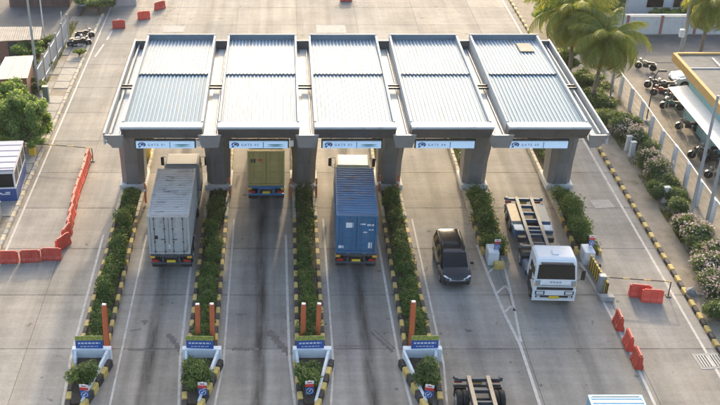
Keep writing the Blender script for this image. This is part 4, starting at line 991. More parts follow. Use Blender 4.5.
# motorcycles
def motorcycle(label, px, py, rz, col, group='parked motorcycles'):
    P = g(px, py); mp = mat('motorcycle_' + col[0], col[1], .3, .1, var=.1, coat=.6)
    t = thing('motorcycle', label, 'motorcycle', (P.x, P.y, 0), R(rz), group); t.scale = (1.15, 1.02, 1.02)
    for y in (-.62, .62):
        o = MB().lathe([(-.05, .2), (-.055, .26), (0, .30), (.055, .26), (.05, .2)], 'x', n=18).build('wheel', M_RUBBER, t); o.location = (0, y, .30)
        MB().lathe([(-.03, .2), (-.02, .05), (.02, .05), (.03, .2)], 'x', n=12).build('rim', M_RIM, o)
        MB().prism([(y + q * math.cos(a), .30 + q * math.sin(a)) for q, A_ in ((.34, range(3, 10)), (.31, range(9, 2, -1))) for a in [PI * k / 12 for k in A_]], -.07, .07, 'x').build('mudguard', mp, t)
    m = MB(); m.box(-.13, .13, -.22, .22, .28, .56); m.tube((0, -.3, .58), (0, .45, .72), .05, n=8); m.tube((-.1, -.62, .3), (-.1, -.1, .4), .03, n=6)
    m.build('engine', M_DARK, t, 0.02)
    MB().frustum((-.14, .14, -.10, .38), .58, (-.09, .09, -.05, .28), .84).build('fuel_tank', mp, t, 0.05)
    MB().hexa([(-.13, -.72, .70), (.13, -.72, .70), (.13, -.08, .62), (-.13, -.08, .62), (-.11, -.74, .80), (.11, -.74, .80), (.12, -.1, .76), (-.12, -.1, .76)]).build('seat', M_BLACK, t, 0.03)
    MB().hexa([(-.1, -.8, .58), (.1, -.8, .58), (.11, -.3, .56), (-.11, -.3, .56), (-.07, -.86, .70), (.07, -.86, .70), (.12, -.3, .64), (-.12, -.3, .64)]).build('tail_fairing', mp, t, 0.03)
    m = MB()
    for sx in (-1, 1): m.tube((sx * .08, .62, .3), (sx * .09, .42, .92), .025, n=6)
    m.build('fork', M_STEEL, t)
    m = MB(); m.path([(-.36, .26, .98), (-.2, .36, 1.02), (.2, .36, 1.02), (.36, .26, .98)], .018, 6); m.build('handlebar', M_BLACK, t)
    MB().box(-.11, .11, .44, .60, .80, .98).build('headlight', mp, t, 0.04)
    m = MB()
    for sx in (-1, 1): m.tube((sx * .28, .32, 1.0), (sx * .34, .30, 1.2), .01, n=5); m.box(sx * .36 - .06, sx * .36 + .06, .28, .30, 1.18, 1.26)
    m.build('mirror', M_BLACK, t)
    m = MB(); m.tube((.13, -.75, .34), (.13, .05, .32), .045, n=8); m.build('exhaust', M_CHROME, t)
    MB().tube((.02, -.12, .3), (-.22, -.16, .02), .015, n=5).build('side_stand', M_STEEL, t)
KB, KW, KR, KG, KT = ('black', (.02, .02, .022)), ('white', (.6, .6, .6)), ('red', (.35, .03, .025)), ('teal', (.03, .13, .14)), ('tan', (.38, .32, .22))
motorcycle('black and white motorcycle nearest the left panel fence', 77, 46, -60, KW)
motorcycle('black motorcycle in front of the two by the left panel fence', 82, 47, -68, KB)
motorcycle('black motorcycle farther along the road of the three by the left fence', 85, 39, -75, KB)
for nm, px, py, a, c in (('tan motorcycle standing alone at the street corner by the palms', 645, 70, 60, KT), ('dark motorcycle at the far end of the row near the white hatchback', 655, 89, 70, KB),
                        ('red-fronted motorcycle beside the awning end', 661, 97, 65, KR), ('white-panelled motorcycle by the awning end', 664, 90, 75, KW),
                        ('teal motorcycle parked along the awning', 671, 110, 75, KG), ('black motorcycle tucked behind the teal one at the awning', 675, 105, 72, KB),
                        ('black motorcycle standing alone on bare soil by the awning', 687, 131, 72, KB), ('dark motorcycle in front of the white stripe kerb near two poles', 700, 160, 72, KB),
                        ('white and black motorcycle close to the tall pole', 708, 156, 70, KW), ('black motorcycle at the frame edge beside the pole', 713, 164, 74, KB), ('grey-white motorcycle nearest the camera by the fence', 717, 180, 68, KT)):
    motorcycle(nm, px, py, a, c)

# ------------------------------------------------------------------ plastic barriers
def barrier_mesh():
    m = MB(); L = 1.30 / 2
    prof = [(-.24, 0), (.24, 0), (.24, .16), (.15, .34), (.10, .80), (.06, .84), (-.06, .84), (-.10, .80), (-.15, .34), (-.24, .16)]
    def sec(x0, x1, s=1.0):
        m.prism([(y * s, max(z, .0)) for y, z in prof], x0, x1, 'x')
    for a, b, s in ((-L, -L + .10, .86), (-L + .102, -.28, 1.0), (-.278, -.1, .9), (-.098, .098, 1.0), (.1, .278, .9), (.28, L - .102, 1.0), (L - .10, L, .86)): sec(a, b, s)
    m.box(-L + .12, L - .12, -.05, .05, .842, .90)
    return m.mesh('barrier', M_BARR, 0.012)
BM = barrier_mesh()
def barrier(label, px=None, py=None, rz=0, P=None, group='red plastic barriers'):
    P = g(px, py) if P is None else Vector(P)
    o = link('plastic_barrier', BM, None, (P.x, P.y, 0), R(rz) + rnd.uniform(-.04, .04)); o.scale = (.93, .9, .9)
    tag(o, label, 'barrier', group); return o
for nm, px, py in (('leftmost red plastic barrier of the row crossing the left lane', 9, 262), ('middle red plastic barrier of the row crossing the left lane', 31, 261), ('right red plastic barrier of the row, next to the long line', 52, 259)):
    barrier(nm, px, py, 2, group='barriers across the left lane')
A = Vector((-13.55, 54.6)); B = Vector((-13.95, 66.4)); n = 11
ordn = ['first', 'second', 'third', 'fourth', 'fifth', 'sixth', 'seventh', 'eighth', 'ninth', 'tenth', 'last']
for k in range(n):
    p = A.lerp(B, k / (n - 1)); p.x += .22 * math.sin(k * .9) * .3
    barrier('%s red barrier from the near end of the long line left of the gate' % ordn[k], P=(p.x, p.y, 0), rz=(62 if k == 0 else 78 if k == 1 else 90), group='line of barriers left of the gate')
for nm, px, py, a in (('red barrier nearest the canopy of the three on the far left road', 119, 28, 12), ('middle red barrier of the three on the far left road', 144, 19, 18), ('farthest red barrier of the three at the top edge', 160, 9, 40),
                      ('lone red barrier at the top edge behind the canopy middle', 346, 1, 5)):
    barrier(nm, px, py, a, group='barriers on the far road')
for nm, px, py, a in (('left red barrier of the overlapping pair under the right boom', 639, 296, -8), ('right red barrier of the overlapping pair under the right boom', 651, 301, -8),
                      ('farthest orange-red barrier of the three along the right lane line', 618, 326, 89), ('middle orange-red barrier of the three along the right lane line', 628, 346, 89), ('nearest orange-red barrier of the three along the right lane line', 636.5, 364, 89)):
    o = barrier(nm, px, py, a, group='barriers right of the gate')
    if a > 80: o.scale = (.78, 1, 1)

# boom gates
def boom(label, P0, P1, z, rest=True, cab_m=M_YELLOW):
    t = thing('boom_gate', label, 'boom gate', (P0.x, P0.y, 0)); D = Vector((P1.x - P0.x, P1.y - P0.y, 0)); n = 10
    MB().box(-.2, .2, -.2, .2, 0, z + .12).build('cabinet', cab_m, t, 0.03)
    arm = None
    for k in range(n):
        a = D * (k / n); b = D * ((k + 1) / n); m = MB(); 
        m.hexa([(a.x, a.y - .025, z - .03), (b.x, b.y - .025, z - .03), (b.x, b.y + .025, z - .03), (a.x, a.y + .025, z - .03), (a.x, a.y - .025, z + .03), (b.x, b.y - .025, z + .03), (b.x, b.y + .025, z + .03), (a.x, a.y + .025, z + .03)])
        m.build('arm_section', M_KERB_Y if k % 3 == 0 else M_DARK, t)
    m = MB(); m.tube((D.x, D.y, 0), (D.x, D.y, z - .035), .035, n=8); m.box(D.x - .15, D.x + .15, D.y - .15, D.y + .15, 0, .05); m.build('rest_post', M_DARK, t)
boom('closed yellow and black boom gate across the left road', g(33, 156), g(93, 161), 1.05)
boom('thin dark boom across the right lane above two red barriers', g(600, 291), g(668, 296), 1.0, cab_m=M_GREYP)
# covers and grates in the road
def cover(label, px, py, wx, wy, rz=0, grate=False):
    P = g(px, py); t = thing('road_cover', label, 'road cover', (P.x, P.y, 0.0), R(rz), 'covers set in the road')
    m = MB(); e = .16
    for a in ((-wx, wx, -wy, -wy + e), (-wx, wx, wy - e, wy), (-wx, -wx + e, -wy + e, wy - e), (wx - e, wx, -wy + e, wy - e)): m.box(*a, -.05, .012)
    m.build('frame', M_CONC, t)
    if grate:
        MB().box(-wx + e, wx - e, -wy + e, wy - e, -.05, .004).build('pit', M_BLACK, t)
        nb = 9; s = MB().box(-.035, .035, -wy + e, wy - e, 0, .02).mesh('grate_bar', M_GREYP)
        for k in range(nb): link('grate_bar', s, t, (-wx + e + (2 * wx - 2 * e) * (k + .5) / nb, 0, .002))
    else: MB().box(-wx + e, wx - e, -wy + e, wy - e, -.05, .009).build('plate', M_CONC, t)
cover('square concrete cover in the lane right of the rightmost column', 602, 204, .68, .55, 6)
cover('drain grate beside the right kerb at the lower right', 712, 361, .85, .65, 4, True)
cover('square concrete cover behind the first roof bay', 174, 29, 1.0, .9)
cover('large rectangular cover behind the third roof bay', 331, 29, 1.4, 1.1)

# ------------------------------------------------------------------ left side: booth, fence, sheds, planting
P = g(12, 204)
b = thing('guard_booth', 'blue and white guard booth with large windows on the left footway', 'booth', (-18.55, 60.15, .1), R(4))
MB().box(-.92, .92, 0, 4.2, 0, .95).build('lower_wall', M_BOOTH_B, b, 0.02)
m = MB(); m.box(-.92, .92, 0.002, 4.198, .952, 1.06)
for (x, y) in ((-.88, .04), (.88, .04), (-.88, 4.16), (.88, 4.16), (.88, 1.4), (.88, 2.8), (-.88, 2.1)): m.box(x - .05, x + .05, y - .05, y + .05, 1.05, 2.1)
m.box(-.92, .92, .002, 4.198, 2.08, 2.3); m.build('frame', M_BOOTH_W, b)
MB().box(-.82, .82, .02, .04, 1.06, 2.08).build('front_window', M_GLASS, b)
for k in range(3):
    for sx in (-1, 1): MB().box(sx * .90 - .008, sx * .90 + .008, .12 + k * 1.4, 1.42 + k * 1.4, 1.08, 2.06).build('side_window', M_GLASS, b)
r = MB().box(-1.0, 1.0, -.12, 4.32, 2.302, 2.42).build('roof', M_BOOTH_R, b, 0.05)
m = MB()
for k in range(5): m.box(-.94, .94, .2 + k * .85, .26 + k * .85, 2.423, 2.45)
m.build('roof_rib', M_BOOTH_R, r)['kind'] = 'stuff'
MB().box(-.6, .6, -.125, -.122, 2.31, 2.41) if False else None
m = MB()
for (x, z, w2, h2) in ((-.3, .62, .25, .05), (.2, .55, .3, .035), (0.35, .68, .15, .04)): m.box(x - w2, x + w2, -.008, -.003, z - h2, z + h2)
m.build('white_lettering', M_WHITE, b)
# small grey bin and cabinet
c = thing('utility_cabinet', 'slim green utility cabinet at the end of the panel fence', 'cabinet', (*g(47, 103)[:2], .08))
MB().box(-.22, .22, -.2, .2, .1, 1.35).build('housing', M_GREENBOX, c, 0.02); MB().box(-.26, .26, -.24, .24, 1.352, 1.41).build('lid', M_GREENBOX, c, 0.01)
MB().box(-.18, .18, -.208, -.202, .2, 1.25).build('door', M_GREENBOX, c); MB().box(-.3, .3, -.24, .24, 0, .098).build('base', M_CONC, c)
P = g(-2, 214)
c = thing('grey_cabinet', 'grey metal cabinet in front of the blue booth', 'cabinet', (-18.6, 57.6, .08)); MB().box(-.45, .45, -.4, .4, 0, 1.2).build('housing', M_GREYP, c, 0.03); MB().box(-.5, .5, -.45, .45, 1.202, 1.28).build('lid', M_BOOTH_W, c, 0.02); MB().box(-.38, .38, -.41, -.402, .1, 1.1).build('door', M_STEEL, c)
# panel fence
f = thing('panel_fence', 'grey corrugated panel fence along the left footway', 'fence', (-19.95, 78.6, 0))
pp = corr(0, 2.35, 0, 0, .01, 2.1, .2, .04)   # ribs run upward
def fpanel(): 
    m = MB(); n = 12; V = []
    for z in (.05, 2.25):
        for k in range(2 * n + 1): V.append((.035 * (k % 2), 2.3 * k / (2 * n), z))
    N = 2 * n + 1
    return m.add(V, [(k, k + 1, N + k + 1, N + k) for k in range(N - 1)]).mesh('panel', M_ZINC)
fm = fpanel(); pm_ = MB().box(-.09, .09, -.09, .09, 0, 2.45).mesh('post', M_CONC, 0.02)
for k in range(5):
    link('panel', fm, f, (.06 * k, k * 2.45 + .08, 0), R(-1.2)); link('post', pm_, f, (.06 * k, k * 2.45, 0))
link('post', pm_, f, (.3, 12.25, 0))
m = MB(); m.tube((.05, .1, 2.0), (.3, 12.2, 2.0), .03, n=6); m.tube((.05, .1, .5), (.3, 12.2, .5), .03, n=6); m.build('rail', M_STEEL, f)
def pole(label, px, py, h, r0, r1, m=M_GREYP, lamp=0, arm=None, group='tall poles', base=True):
    P = g(px, py); t = thing('pole', label, 'pole', (P.x, P.y, 0), 0, group)
    MB().tube((0, 0, -.1), (0, 0, h), r0, r1, 10).build('shaft', m, t)
    if base: MB().box(-.25, .25, -.25, .25, -.1, .22).build('base', M_CONC, t, 0.03)
    if lamp:
        s = 1 if lamp > 0 else -1; a = abs(lamp)
        MB().path([(0, 0, h - .1), (s * a * .4, 0, h + .25), (s * a, 0, h + .3)], .04, 6).build('arm', m, t); MB().frustum((s * a - .35, s * a + .35, -.12, .12), h + .22, (s * a - .28, s * a + .28, -.08, .08), h + .36).build('lamp_head', m, t, 0.02)
    return t
pole('tall grey lamp pole beside the panel fence end on the left', 39.5, 97, 11.5, .12, .07, lamp=1.6)
pole('slim pale pole in the yard left of the panel fence', 45, 42, 7.5, .07, .05, M_CONC_L)
pole('short white post with lamp by the yard wall', 63, 31, 1.9, .05, .05, M_CONC_L, base=False)
pole('thick concrete utility pole by the white boundary wall', 680, 58, 9.5, .22, .15, M_CONC)
MBx = MB().box(-.28, .28, -.3, -.18, 2.6, 3.5); 
pt = thing('meter_box', 'white meter box on the concrete utility pole', 'meter box', (*g(680, 58)[:2], 0)); 
MB().box(-.62, -.16, -.45, -.15, 2.1, 2.8).build('housing', M_WHITE, pt, 0.03); MB().box(-.6, -.2, -.46, -.452, 2.2, 2.7).build('door', M_BOOTH_W, pt); MB().box(-.3, .1, -.3, -.2, 2.3, 2.4).build('bracket', M_STEEL, pt)
pole('tall grey pole leaning over the flowering shrubs, left of two', 687, 232, 9.5, .12, .08)
pole('tall grey pole at the flowering shrubs, right of two', 704, 233, 9.0, .12, .08)
pole('thin dark lamp post among the motorcycles on the path', 646, 122, 4.0, .05, .04, M_DARK, lamp=.5)
pole('slim pale lamp pole standing in front of the palms', 610, 98, 10.5, .09, .05, M_STEEL, lamp=-1.2)

def shed(label, corners_px, z, wall_m, drop=.35, tin=M_TIN):
    c = [g(*p, z) for p in corners_px]    # far-left, far-right, near-right, near-left
    o = c[3].copy(); o.z = 0
    t = thing('shed', label, 'shed', o)
    c = [q - o for q in c]; c[2].z -= drop; c[3].z -= drop
    n = 5
    for k in range(n):
        a0, a1 = k / n, (k + .99) / n
        q = [c[0].lerp(c[1], a0), c[0].lerp(c[1], a1), c[3].lerp(c[2], a1), c[3].lerp(c[2], a0)]
        m = MB(); N = 9; V = []
        for (A_, B_) in ((q[3], q[2]), (q[0], q[1])):
            for j in range(N): p = A_.lerp(B_, j / (N - 1)); V.append((p.x, p.y, p.z + .035 * (j % 2) + .012 * (k % 2)))
        m.add(V, [(j, j + 1, N + j + 1, N + j) for j in range(N - 1)]); m.build('roof_sheet', tin, t)
    m = MB(); i = [c[3].lerp(c[1], .06), c[2].lerp(c[0], .06), c[1].lerp(c[3], .06), c[0].lerp(c[2], .06)]
    m.hexa([(p.x, p.y, 0) for p in i] + [(p.x, p.y, p.z - .08) for p in i]); w_ = m.build('wall', wall_m, t)
    a, b_ = i[0], i[1]
    q = a.lerp(b_, .35); MB().box(q.x - .45, q.x + .45, q.y - .05, q.y - .02, .05, 1.9).build('door', M_DARK, t)
shed('shed with a streaked pale tin roof in the left yard', ((5, 57), (34, 55.5), (27, 74), (-8, 76)), 2.8, M_RUST)
shed('low pinkish-walled shed behind the green shrubs in the left yard', ((0, 27), (42, 27), (40, 38), (-6, 40)), 2.2, M_RUST, .15, mat('dusty_roof', (.36, .32, .27), .85, var=.2, scale=1.5, obj_var=.06))
m = MB(); m.box(-.9, .9, -.5, .5, 0, 1.9); 
bt = thing('water_tank', 'small pale plastic water tank beside the tin-roofed shed', 'water tank', (*g(9, 58)[:2], 0)); MB().lathe([(0, .55), (.3, .6), (.6, .56), (.9, .6), (1.3, .56), (1.5, .3), (1.56, .05)], 'z', n=18).build('body', M_CONC_L, bt); MB().lathe([(1.5, .22), (1.62, .2), (1.64, .02)], 'z', n=12).build('lid', M_DARK, bt)

def leafy_tree(label, x, y, r, h, seed, m, n, size=.24, group=None, name='leafy_tree', cat='tree'):
    rng = np.random.default_rng(seed); root = thing(name, label, cat, (x, y, 0), 0, group)
    blobs = []
    for j in range(15):
        a = rng.uniform(0, 2 * PI); q = r * math.sqrt(rng.uniform(0, 1)) * .8
        blobs.append((q * math.cos(a), q * math.sin(a), h * rng.uniform(.42, .88) - .16 * h * (q / r), r * rng.uniform(.22, .42), r * rng.uniform(.22, .42), h * rng.uniform(.08, .16)))
    P, d, idx = clump_points(blobs, n, rng, .4)
    bt_ = rng.uniform(0, .55, len(blobs))
    V, F, t = leaf_cards(P, d + np.array([0, 0, .6]), size, rng, .5, tone=np.clip(bt_[idx] + rng.uniform(0, .5, n), 0, 1))
    link('crown', np_mesh('crown', V, F, m, t), root)
    s = MB(); rr = random.Random(seed); s.path([(0, 0, -.1), (.08, .05, h * .2), (-.05, .08, h * .42)], [.16, .12, .09], 8)
    for b_ in blobs: s.path([(-.02, .06, h * rr.uniform(.2, .42)), (b_[0] * .5, b_[1] * .5, h * .48), (b_[0], b_[1], b_[2])], [.06, .04, .012], 5)
    s.build('trunk', M_TWIG, root)
def lt(label, px, py, z, r, h, seed, m, n, **k):
    P = g(px, py, z); leafy_tree(label, P.x, P.y, r, h, seed, m, n, **k)
lt('broad light green tree behind the blue booth, nearest the fence end', 26, 112, 2.6, 1.9, 4.0, 101, M_LEAF_TREE, 9000, size=.22, group='trees in the left yard')
lt('broad green tree at the left edge above the blue booth', 3, 106, 2.6, 2.1, 4.2, 102, M_LEAF_TREE, 9500, size=.22, group='trees in the left yard')
lt('lower green tree filling the gap behind the booth roof', 20, 133, 1.8, 1.6, 3.0, 103, M_LEAF_TREE, 7000, size=.2, group='trees in the left yard')
lt('light green spreading tree at the upper left edge over the yard', 9, 92, 2.4, 1.8, 3.8, 111, M_LEAF_TREE, 7500, size=.22, group='trees in the left yard')
lt('pale bushy tree between the fence end and the boom post', 33, 121, 1.6, 1.35, 2.8, 112, M_LEAF_TREE, 6000, size=.2, group='trees in the left yard')
lt('yellow-green bush at the left edge beside the booth roof', 5, 137, 1.4, 1.3, 2.4, 104, M_LEAF_YEL, 5000, size=.2, group='trees in the left yard')
lt('bushy shrub between the two yard sheds', 30, 49, 1.3, 1.7, 2.4, 105, M_LEAF_TREE, 5500, size=.22, group='shrubs in the left yard')
lt('scrubby bush against the inside of the panel fence', 46, 44, 1.0, 1.2, 1.9, 106, M_LEAF_SHRUB, 3500, size=.2, group='shrubs in the left yard')
lt('small yellowish bush below the scrubby one by the panel fence', 41, 62, .9, .9, 1.6, 107, M_LEAF_YEL, 2200, size=.18, group='shrubs in the left yard')
lt('low dark shrub under the tin-roofed shed', 32, 84, .9, 1.2, 1.7, 108, M_LEAF_SHRUB, 3500, size=.18, group='shrubs in the left yard')
nose_shrub('small weed clump at the far end of the left pavers', *g(80, 57)[:2], .7, 109, M_LEAF_YEL, 1000, .5, .14)
# far yard: stacked containers along the top edge
P = g(46, 6)
container('brown shipping container at the top left edge of the picture', (P.x - 3.6, P.y + 1.0, 0), R(-90), MC_BR, group='far yard containers')
container('pale grey shipping container at the top left edge of the picture', (P.x + 3.1, P.y + 1.2, 0), R(-90), MC_W, group='far yard containers')
lt('dark bush at the top edge right of the pale grey container', 97, 3, 1.0, 2.0, 2.0, 110, M_LEAF_SHRUB, 4000)

# ------------------------------------------------------------------ right side: fence, shrubs, palms, building
f = thing('post_fence', 'fence of flat whitewashed concrete posts with a sloping white rail', 'fence', (27.9, 50, 0))
pm_ = MB().box(-.09, .09, -.24, .24, 0, 1.9).mesh('post', M_WALLW, 0.02); yy = -8; k = 0; posts = []
while yy < 33:
    wob = .06 * math.sin(k * 1.7); o = link('post', pm_, f, (wob, yy, -.03 * (k % 3)), rnd.uniform(-.05, .05)); posts.append((wob, yy)); yy += 2.55; k += 1
m = MB(); m.path([(a, b_, 1.88) for a, b_ in posts], .045, 6); m.build('top_rail', M_WHITE, f)
for z in (.5, .95, 1.4):
    MB().path([(a, b_, z) for a, b_ in posts], .008, 4).build('wire', M_STEEL, f)
sh = [(585, 84, 1.5, 0), (592, 100, 1.4, 0), (601, 104, 1.2, 0), (602, 118, 1.2, 0), (612, 122, 1.2, 0), (621, 131, 1.0, 1), (628, 126, 1.0, 0), (636, 142, 1.1, 1), (644, 152, 1.0, 0), (640, 162, .8, 0),
      (650, 166, 1.0, 1), (655, 177, 1.1, 1), (664, 186, 1.0, 0), (656, 194, .9, 0), (671, 197, 1.0, 0), (676, 212, .9, 0), (684, 228, 1.0, 1), (694, 238, 1.1, 1), (699, 250, 1.1, 0), (708, 258, 1.2, 1), (702, 270, 1.1, 1), (716, 273, 1.2, 1), (711, 290, 1.1, 1), (721, 301, 1.2, 1), (719, 316, 1.0, 0)]
ORD = 'first second third fourth fifth sixth seventh eighth ninth tenth eleventh twelfth thirteenth fourteenth fifteenth sixteenth seventeenth eighteenth nineteenth twentieth twenty-first twenty-second twenty-third twenty-fourth twenty-fifth'.split()
for k, (px, py, r, fl) in enumerate(sh):
    P = g(px, py + 6)
    nose_shrub('%s shrub along the right verge counting from the canopy, %s' % (ORD[k], 'pink-white with blossom' if fl else 'plain green'), P.x, P.y, r, 200 + k, M_LEAF_SHRUB, 3000, 1.55 if fl else 1.35, .17, 'shrubs along the right verge', 'shrub', 430 if fl else 0, 0.05)
for nm, px, py in (('short whitewashed concrete stump left of the flowering shrubs', 664, 203), ('leaning whitewashed stub post beside the verge, left of two', 627, 151), ('leaning whitewashed stub post beside the verge, right of two', 631, 157)):
    P = g(px, py); t = thing('stub_post', nm, 'post', (P.x, P.y, .05), R(10), 'stub posts on the verge'); MB().frustum((-.2, .2, -.14, .14), -.05, (-.17, .17, -.12, .12), 1.15).build('shaft', M_CONC_L, t, 0.03); MB().box(-.21, .21, -.16, .16, 1.152, 1.2).build('cap', M_CONC_L, t, 0.01)
rock = thing('concrete_lump', 'broken concrete lump at the right kerb near the boom', 'rubble', (*g(690, 294)[:2], .05)); m = MB(); m.hexa([(-.35, -.25, -.05), (.3, -.3, -.05), (.4, .25, -.05), (-.3, .3, -.05), (-.25, -.15, .35), (.2, -.2, .28), (.25, .15, .42), (-.2, .2, .3)]); m.build('block', M_CONC, rock, 0.05); MB().box(.3, .55, -.3, -.05, -.05, .12).build('chip', M_CONC, rock, 0.03)
def grass(name, label, x0, x1, y0, y1, n, seed, z=.06):
    rng = np.random.default_rng(seed); c = np.stack([rng.uniform(x0, x1, 90), rng.uniform(y0, y1, 90)], 1); i = rng.integers(0, 90, n)
    p = c[i] + rng.normal(0, .35, (n, 2)); p[:, 0] = np.clip(p[:, 0], x0, x1)
    a = rng.uniform(0, 2 * PI, n); h = rng.uniform(.08, .28, n); w_ = .025
    b0 = np.stack([p[:, 0] - w_ * np.cos(a), p[:, 1] - w_ * np.sin(a), np.full(n, z)], 1); b1 = np.stack([p[:, 0] + w_ * np.cos(a), p[:, 1] + w_ * np.sin(a), np.full(n, z)], 1)
    tp = np.stack([p[:, 0] + rng.normal(0, .08, n), p[:, 1] + rng.normal(0, .08, n), z + h], 1)
    V = np.stack([b0, b1, tp], 1).reshape(-1, 3); F = np.arange(3 * n).reshape(n, 3)
    o = link(name, np_mesh(name, V, F, M_GRASS, rng.uniform(0, 1, n))); o['kind'] = 'stuff'; o['label'] = label; o['category'] = 'grass'
grass('grass', 'rough grass and weeds along the right verge', 25.2, 27.6, 42, 82, 14000, 5)
grass('grass', 'dry weeds along the left footway edge', -20.6, -19.6, 60, 95, 6000, 6, .08)

# palms
def frond_mesh(L, droop, seed):
    r = random.Random(seed); n = 26; pts = []; a = R(52)
    p = Vector((0, 0, 0))
    for k in range(n + 1):
        pts.append(p.copy()); a -= droop / n * (1 + .6 * k / n); p = p + Vector((math.cos(a), 0, math.sin(a))) * L / n
    V = []; F = []; tone = []
    for k in range(3, n + 1):
        for sub in (0, .5):
            if k + sub > n: continue
            f = (k + sub) / n; i = min(k, n - 1); q = pts[i].lerp(pts[i + 1], sub) if k < n else pts[n]
            d = (pts[min(i + 1, n)] - pts[i - 1]).normalized(); up = Vector((-d.z, 0, d.x))
            ll = L * .27 * math.sin(PI * min(1, .16 + .80 * f)) ** .7 * r.uniform(.8, 1.12)
            for s in (-1, 1):
                dirn = (Vector((0, s, 0)) * .75 + d * .62 - up * r.uniform(.05, .35)).normalized(); sag = Vector((0, 0, -1)) * ll * r.uniform(.30, .62)
                wd = d * .032 * (1.15 - .5 * f)
                m1 = q + dirn * ll * .5 + sag * .22; e = q + dirn * ll * .86 + sag
                b = len(V); V += [q - wd, q + wd, m1 + wd * 1.1, m1 - wd * 1.1, e + wd * .15, e - wd * .15]; F += [(b, b + 1, b + 2, b + 3), (b + 3, b + 2, b + 4, b + 5)]
                t = min(1, max(0, .15 + .45 * r.random() + .3 * f * r.random())); tone += [t, min(1, t + .12)]
    nq = len(V)
    m = MB(); m.path([p for p in pts[::2]], [.05 - .042 * k / (len(pts[::2]) - 1) for k in range(len(pts[::2]))], 5)
    VV = np.array([tuple(v) for v in V] + [tuple(v) for v in m.v]); quads = [q for q in m.f if len(q) == 4]
    FF = np.array(F + [tuple(i + nq for i in q) for q in quads]); tt = np.array(tone + [.7] * len(quads))
    return np_mesh('frond', VV, FF, M_LEAF_PALM, tt)
FR = [frond_mesh(3.6, R(d), 300 + k) for k, d in enumerate((70, 95, 125, 150))]
DEAD = frond_mesh(3.0, R(150), 400); DEAD.attributes['tone'].data.foreach_set('value', np.full(len(DEAD.polygons), .97, dtype=np.float32))
def palm(label, x, y, h, seed, s=1.0, lean=(0, 0)):
    r = random.Random(seed); t = thing('palm_tree', label, 'palm tree', (x, y, 0), 0, 'coconut palms right of the canopy')
    pts = [(lean[0] * (k / 10) ** 1.6, lean[1] * (k / 10) ** 1.6, h * k / 10) for k in range(11)]
    MB().path(pts, [.24, .19] + [.155 - .004 * k for k in range(9)], 10).build('trunk', M_BARK, t)
    rg = MB()
    for k in range(26):
        f = (k + .5) / 26; rr = .175 - .04 * f; c = (lean[0] * f ** 1.6, lean[1] * f ** 1.6, h * f); rg.lathe([(-.02, rr), (0, rr + .012), (.02, rr)], 'z', c, 8)
    rg.build('trunk_scar', M_BARK, t)['kind'] = 'stuff'
    top = Vector((lean[0], lean[1], h)); n = 40
    for k in range(n):
        ring = k / n; me = FR[min(3, int(ring * 4.2))] if ring < .9 else DEAD
        o = link('frond', me, t, top + Vector((0, 0, .1 - .25 * ring))); q = s * r.uniform(.85, 1.08); o.scale = (q, q, q)
        o.rotation_euler = (r.uniform(-.15, .15), R(18 - 42 * (1 - ring)) + R(30 * ring) + r.uniform(-.12, .12), k * 2.39996 + r.uniform(-.2, .2))
    nuts = []
    for k in range(6):
        a = r.uniform(0, 2 * PI); o = MB().lathe([(-.13, .02), (-.09, .09), (0, .12), (.09, .09), (.13, .02)], 'z', n=10).build('coconut', M_LEAF_YEL if False else M_GREENNUT, t); o.location = top + Vector((.25 * math.cos(a), .25 * math.sin(a), -.25 - .1 * r.random()))
M_GREENNUT = mat('coconut_husk', (.16, .19, .04), .6)
def palm_px(label, px, py, z, seed, s, lean):   # crown centre at a pixel, at height z
    P = g(px, py, z); palm(label, P.x - lean[0], P.y - lean[1], z, seed, s, lean)
palm_px('near coconut palm with a full drooping crown beside the canopy corner', 607, 42, 5.6, 1, 1.12, (.3, -.4))
palm_px('taller coconut palm behind the near one, left of the pale lamp pole', 574, 16, 6.4, 2, 1.2, (-.3, .2))
palm_px('coconut palm at the top right corner by the white wall', 712, 6, 5.2, 3, .95, (.2, .1))
lt('dark green leafy tree between the road and the palms at the top', 552, 6, 2.4, 2.6, 4.2, 120, M_LEAF_TREE, 9000, size=.26, group='trees beyond the canopy')
lt('dense green tree behind the taller palm at the top edge', 600, 2, 2.6, 2.8, 4.6, 121, M_LEAF_SHRUB, 9000, size=.26, group='trees beyond the canopy')
lt('dry olive bush below the palms next to the canopy corner', 566, 60, 1.2, 1.7, 2.6, 122, M_LEAF_YEL, 5000, size=.22, group='trees beyond the canopy')
lt('deep green bush below the near palm', 590, 82, 1.0, 1.5, 2.1, 123, M_LEAF_SHRUB, 4500, size=.2, group='trees beyond the canopy')

# building with orange fascia
bz = 4.0
bd = thing('corner_building', 'teal-walled building with orange roof edge and dark flat roof', 'building', (31.45, 50, 0))
X1, Y0, Y1 = 14.0, -14.0, 27.3
MB().box(.3, X1 - .25, Y0 + .25, Y1 - 3.4, -.03, bz - .6).build('wall', M_TEAL, bd)
rf = MB().box(.18, X1 - .18, Y0 + .18, Y1 - .18, bz - .6, bz - .12).build('roof', M_ROOFK, bd)
m = MB()
for a in ((-.12, .18, Y0, Y1), (X1 - .18, X1 + .1, Y0, Y1), (.18, X1 - .18, Y1 - .18, Y1 + .1), (.18, X1 - .18, Y0 - .1, Y0 + .18)): m.box(*a, bz - .64, bz + .02)
m.build('fascia', M_ORANGEB, bd, 0.02)
m = MB(); m.box(2.6, 2.75, 2, Y1 - 1, bz - .118, bz - .02); m.box(.2, X1 - .2, Y1 - 3.1, Y1 - 3.0, bz - .118, bz - .04); m.build('roof_pipe', M_CONC_L, rf)
MB().box(1.2, 3.2, 18.5, 19.6, bz - .116, bz + .15).build('roof_curb', M_CONC_L, rf, 0.03)
